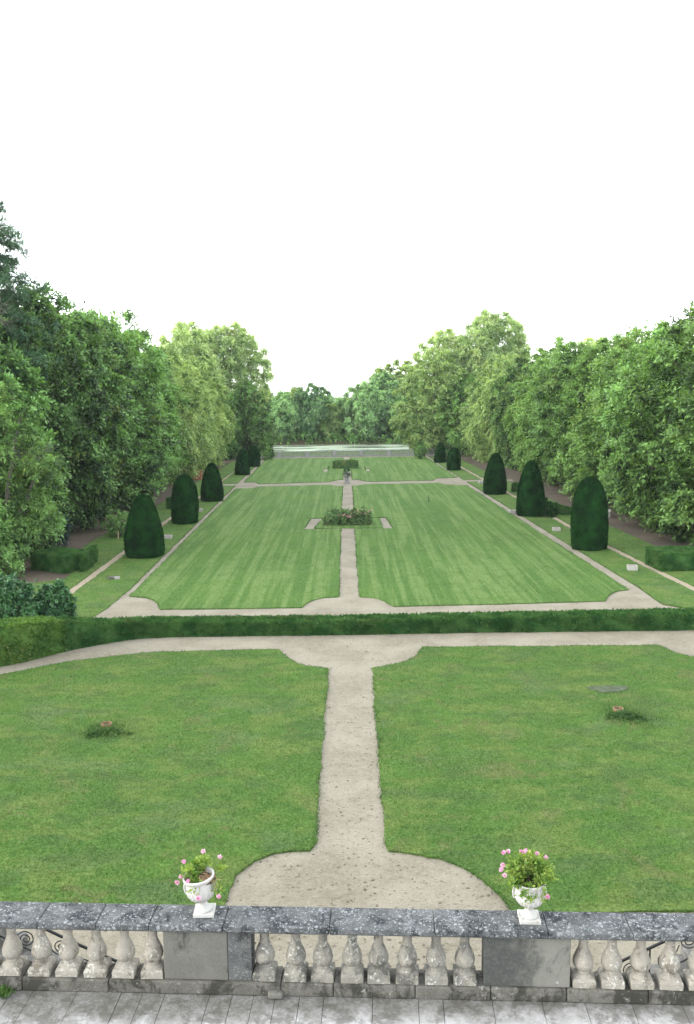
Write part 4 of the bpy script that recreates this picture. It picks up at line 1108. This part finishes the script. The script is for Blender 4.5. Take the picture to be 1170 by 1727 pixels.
# ------------------------------------------------------------------ stairs and iron railings behind the balustrade
for sg, nm in ((-1, 'left'), (1, 'right')):
    root = empty('stone_stair', (0.35, 0, 0), 'pale stone stair behind the %s end of the balustrade' % nm, 'stairs')
    n = 15; x_bot = 2.35; tread = .30; rise = ZF / (n + 1)
    mb = MB()
    for i in range(n):
        xa, xb = sorted((sg * (x_bot + i * tread), sg * (x_bot + (i + 1) * tread + .02)))
        mb.box(xa, xb, 10.95, 12.75, 0.0 if i == 0 else 0.0, (i + 1) * rise, .01)
    mb.build('flight', M['flag'], root)
    rl = empty('iron_railing', (0.35, 0, 0), 'black wrought iron scroll railing behind the %s end of the balustrade' % nm, 'railing')
    def P(u, h, y=12.45): return np.array([sg * (x_bot + u), y, max(0.2, u / tread * rise) + h])
    MB().tube([P(-.2, .56), P(.2, .6), P(2.2, .6), P(3.6, .6)], .022, 8).build('handrail', M['iron'], rl, smooth=True)
    MB().tube([P(-.1, .10), P(.2, .12), P(2.2, .12), P(3.6, .12)], .012, 6).build('bottom_rail', M['iron'], rl, smooth=True)
    for i in range(5):
        u = .1 + i * .86
        MB().tube([P(u, 0), P(u, .3), P(u, .59)], .014, 6).build('upright', M['iron'], rl, smooth=True)
        mb = MB(); th = np.linspace(0, 1, 40)
        for cxx, cz, fl in ((u + .24, .27, 1), (u + .58, .42, -1)):
            a = th * 4.2 * PI; rr = .14 * (1 - th * .82)
            mb.tube([P(cxx, cz) + np.array([sg * r_ * math.cos(a_ * fl), 0, r_ * math.sin(a_ * fl)]) for a_, r_ in zip(a, rr)], .009, 5)
        mb.tube([P(u + .37, .27), P(u + .41, .35), P(u + .44, .42)], .009, 5)
        mb.build('scroll', M['iron'], rl, smooth=True)

# ------------------------------------------------------------------ urns and geraniums
def urn(px, py, tilt, rz, label, seed):
    x, y = gp(px, py, 3.555)
    root = empty('garden_urn', (x, y, 3.552), label, 'urn', 'white urns on the balustrade', rz)
    MB().box(-.128, .128, -.128, .128, 0, .045, .006).build('plinth', M['urn'], root)
    zs = lambda pr: [(r_ * 1.03, .045 + (z_ - .045) * 1.4) for r_, z_ in pr]
    bw = MB().lathe(zs([(.10, .045), (.102, .055), (.075, .075), (.050, .10), (.045, .115), (.058, .125), (.058, .135), (.09, .15), (.135, .175), (.165, .215), (.175, .26), (.172, .30), (.165, .33), (.178, .345), (.192, .36), (.192, .375), (.178, .378), (.165, .365), (.160, .33), (.12, .315), (.02, .31)]), 36)
    # gadroons round the bowl
    for i in range(18):
        a = 2 * PI * i / 18
        bw.tube([(math.cos(a) * r_, math.sin(a) * r_, z_) for r_, z_ in zs(((.085, .15), (.13, .177), (.158, .215), (.166, .25), (.160, .285)))], [.008, .014, .017, .016, .006], 6)
    b = bw.build('bowl', M['urn'], root, smooth=True)
    for s in (-1, 1):
        th = np.linspace(-1.2, 1.9, 14)
        MB().tube([(s * (.165 + .035 * math.cos(t_)), 0, .35 + .085 * math.sin(t_)) for t_ in th], .011, 8).build('handle', M['urn'], b, smooth=True)
    return root, b
u1, b1 = urn(345, 1538, .1, .03, 'white urn on the left pier with withered right half', 1)
u2, b2 = urn(892, 1549, 0, -.05, 'white urn on the right pier with overflowing geraniums', 2)
b1.rotation_euler = (0.02, -.12, 0)

def geranium(u, label, seed, tufts, heads, leafspill):
    tufts = [(a * 1.2, b * 1.15, c * 1.15, d * 1.15) for a, b, c, d in tufts]; heads = [(a * 1.25, b * 1.2, c * 1.2) for a, b, c in heads]
    r = np.random.RandomState(seed)
    root = empty('geranium_plant', (u.location.x, u.location.y, u.location.z + .445), label, 'plant', 'geraniums in the white urns')
    mb = MB()
    rr = [(.155, .0), (.15, .012), (.09, .02), (.01, .022)]
    MB().lathe(rr, 24).build('soil', M['soil'], root)
    V = []
    for dx, dy, dz, R in tufts:
        n = int(170 * (R / .1) ** 2)
        D = r.normal(size=(n, 3)); D[:, 2] = np.abs(D[:, 2]) * .9 + .1; D = unit(D)
        P = np.array([dx, dy, dz]) + D * R * (.3 + .95 * r.rand(n, 1)); A = D + r.normal(size=(n, 3)) * .6; N = D * .6 + r.normal(size=(n, 3)) * .5; N[:, 2] += .6
        V.append(cards(P, A, N, .028 + .035 * r.rand(n), .018 + .022 * r.rand(n)))
        for k in range(int(26 * R / .1)):   # arching stems
            d = D[k]; s = np.array([dx * .5, dy * .5, 0.01]); e = np.array([dx, dy, dz]) + d * R * r.uniform(.9, 1.5); e[2] -= .02
            mb.tube([s, (s + e) / 2 + np.array([0, 0, .05]), e], [.003, .0028, .002], 4)
    for dx, dy, dz in leafspill:
        n = 26; P = np.array([dx, dy, dz]) + r.normal(size=(n, 3)) * np.array([.028, .012, .03]); A = r.normal(size=(n, 3)); A[:, 2] -= .6
        N = np.column_stack([r.normal(size=n) * .4, -np.ones(n), r.normal(size=n) * .4])
        V.append(cards(P, A, N, .02 + .025 * r.rand(n), .016 + .018 * r.rand(n)))
    MB().quads(np.concatenate(V)).build('foliage', M['geranium_leaf'], root)
    for dx, dy, dz in heads:
        s = np.array([dx * .45, dy * .45, .03]); e = np.array([dx, dy, dz])
        mb.tube([s, (s + e) / 2 + np.array([0, 0, .06 if dz > .05 else .05]), e], [.003, .0028, .0025], 4)
        n = 70; D = unit(r.normal(size=(n, 3))); P = e + D * .012 * np.array([1, 1, .75]); A = D + r.normal(size=(n, 3)) * .5
        MB().quads(cards(P, A, r.normal(size=(n, 3)), (.015 + .012 * r.rand(n)), .013 + .008 * r.rand(n))).build('flower_head', M['pink'], root)
    mb.build('stem', M['geranium_leaf'], root, smooth=True)
    return root
g1 = geranium(u1, 'sparse pink geranium filling only the left side of the left urn', 5,
    [(-.14, .0, .05, .085), (-.09, .10, .07, .08), (-.02, .14, .09, .075), (-.08, -.10, -.01, .06), (.16, -.10, -.08, .045), (.16, .1, .05, .045)],
    [(-.20, .04, .17), (.15, .13, .17), (-.13, -.13, .05), (-.25, -.08, .01), (-.02, -.20, -.09), (.17, -.16, -.10), (-.22, -.02, .04), (-.02, .16, .22)],
    [(-.13, -.15, -.06), (-.07, -.17, -.05)])
r = np.random.RandomState(4); mb = MB()   # withered stems in the bare half
for i in range(60):
    a = r.rand() * 6.28; s = np.array([.05 + r.normal() * .05, -.02 + r.normal() * .06, .02]); e = s + np.array([math.cos(a) * .09, math.sin(a) * .09, r.uniform(-.005, .05)])
    mb.tube([s, (s + e) / 2 + np.array([0, 0, .015]), e], [.004, .0035, .002], 4)
mb.build('dry_foliage', M['straw'], g1)
geranium(u2, 'full pink geranium overflowing the right urn', 6,
    [(-.13, .02, .10, .11), (-.06, .10, .16, .11), (.05, .11, .17, .11), (.13, .05, .12, .11), (.17, .0, .06, .085), (-.16, -.07, .03, .075), (.10, -.09, .05, .07), (-.04, -.12, .03, .05)],
    [(-.24, .10, .30), (-.19, .12, .30), (-.06, .14, .28), (-.02, .13, .30), (.10, .14, .26), (.18, .12, .23), (-.28, .0, .17), (-.25, -.02, .12), (.14, -.17, -.03), (-.26, .03, .20)],
    [(-.10, -.16, -.02), (-.02, -.175, -.06), (.03, -.17, -.05), (-.06, -.17, -.10), (.13, -.14, -.07), (-.13, -.14, -.02)])

# leafy weeds crowding the foot of each mound pipe
for (mx, my, mr, mh), sd_, lb in zip(mounds, (51, 52), ('low dark leafy weeds around the pipe in the left lower lawn', 'low dark leafy weeds below the pipe in the right lower lawn')):
    r = np.random.RandomState(sd_); nC = 34
    C = np.stack([r.normal(size=nC) * .30 + (.12 if sd_ == 52 else .0), -.42 + r.normal(size=nC) * .13, np.zeros(nC)], 1)
    C[:, 2] = 0.05 + mound_z(mx + C[:, 0], my + C[:, 1]) + .03
    O = unit(np.column_stack([r.normal(size=(nC, 2)) * .6, np.ones(nC)]))
    tag(MB().quads(foliage(r, C, O, np.full(nC, .13), 8, 6, .065, .04, .4)).build('weed_clump', M['edge_grass'], loc=(mx, my, 0)), lb, 'weed', 'leafy weeds on the lawn mounds')

# terracotta pipes set in the mounds
for (mx, my, mr, mh), lb in zip(mounds, ('open terracotta pipe set in a grassy mound of the left lower lawn', 'open terracotta pipe set in a grassy mound of the right lower lawn')):
    tag(MB().lathe([(.150, -.1), (.156, .05), (.160, .07), (.155, .080), (.140, .080), (.135, -.08), (.05, -.09)], 24).build('terracotta_pipe', M['terracotta'], loc=(mx, my, .055 + mh + .005)), lb, 'pipe', 'terracotta pipes in the lower lawns')

# ------------------------------------------------------------------ lake balustrade
x0, y0 = -14.5, 136.15; x1, y1 = 15.0, 138.75
ang = math.atan2(y1 - y0, x1 - x0); Lb = math.hypot(x1 - x0, y1 - y0)
root = empty('lake_balustrade', (x0, y0, 0), 'long pale stone balustrade along the lake bank', 'balustrade', None, ang)
MB().box(0, Lb, -.17, .17, 0, .16, .01).build('plinth_course', M['lake_stone'], root)
MB().box(0, Lb, -.19, .19, .80, .93, .01).build('coping', M['lake_stone'], root)
bb = None; bay = Lb / 7
for i in range(8):
    MB().box(i * bay - .3, i * bay + .3, -.21, .21, 0.001, .95, .01).build('pier', M['lake_stone'], root)
    if i == 7: break
    for j in range(11):
        s = i * bay + .3 + (bay - .6) * (j + .5) / 11
        if bb is None:
            m_ = MB(); m_.lathe([(.10, 0), (.10, .08), (.06, .12), (.12, .25), (.11, .32), (.06, .44), (.055, .56), (.09, .6), (.09, .645)], 10)
            bb = m_.build('baluster', M['lake_stone'], root, smooth=True); o = bb
        else:
            o = bb.copy(); COL.objects.link(o); o.parent = root
        o.location = (s, 0, .158)

# ------------------------------------------------------------------ light, sky, air, camera
SUN_EL, SUN_AZ = rad(22), rad(262)     # azimuth clockwise from +Y : sun on the left, a touch behind the camera
w = bpy.data.worlds.new('World'); SC.world = w; w.use_nodes = True
nt = w.node_tree; nt.nodes.clear(); t = NT(nt)
sky = t.n('ShaderNodeTexSky', sky_type='NISHITA'); sky.sun_disc = False
sky.sun_elevation = SUN_EL; sky.sun_rotation = SUN_AZ; sky.air_density = 1.0; sky.dust_density = 1.0; sky.ozone_density = 1.0
hs = t.n('ShaderNodeHueSaturation'); hs.inputs['Saturation'].default_value = 0.25; t.L(sky.outputs[0], hs.inputs['Color'])
bg = t.n('ShaderNodeBackground'); t.L(t.mix(0.55, hs.outputs[0], (3.1, 3.2, 3.3)), bg.inputs['Color'])   # thin bright cloud veil over the blue; bg.inputs['Strength'].default_value = 0.096
wo = t.n('ShaderNodeOutputWorld'); t.L(bg.outputs[0], wo.inputs['Surface'])
sd = bpy.data.lights.new('sun', 'SUN'); sd.energy = 1.5; sd.angle = rad(25); sd.color = (1.0, .92, .74)
so = bpy.data.objects.new('sun', sd); COL.objects.link(so)
dv = Vector((math.sin(SUN_AZ) * math.cos(SUN_EL), math.cos(SUN_AZ) * math.cos(SUN_EL), math.sin(SUN_EL)))
so.rotation_euler = dv.to_track_quat('Z', 'Y').to_euler(); so.location = (-30, 0, 40)

HAZE = 0.00012
if HAZE > 0:
    mh, nt, out = new_mat('haze'); t = NT(nt)
    pv = t.n('ShaderNodeVolumePrincipled'); pv.inputs['Color'].default_value = (.86, .93, 1, 1); pv.inputs['Density'].default_value = HAZE
    t.L(pv.outputs[0], out.inputs['Volume'])
    hz = MB().box(-920, 920, -80, 1520, -3.0, 27).build('haze', mh); tag(hz, 'thin pale evening haze over the garden', 'haze', kind='stuff')

cd = bpy.data.cameras.new('camera'); co = bpy.data.objects.new('camera', cd); COL.objects.link(co)
cd.sensor_fit = 'VERTICAL'; cd.sensor_height = 36; cd.sensor_width = 36 * 1170 / 1727; cd.lens = 1500 * 36 / 1727
cd.clip_start = .1; cd.clip_end = 6000
co.matrix_world = Matrix.Translation((0, 0, CAMH)) @ Matrix.Rotation(PI / 2 - PITCH, 4, 'X') @ Matrix.Rotation(-ROLL, 4, 'Z')
SC.camera = co
vs = SC.view_settings; vs.view_transform = 'Standard'; vs.look = 'None'; vs.exposure = 0.0; vs.gamma = 1; vs.use_curve_mapping = False
SC.render.engine = 'CYCLES'
cy = SC.cycles; cy.max_bounces = 6; cy.diffuse_bounces = 3; cy.glossy_bounces = 2; cy.transmission_bounces = 3; cy.volume_bounces = 1; cy.use_denoising = True
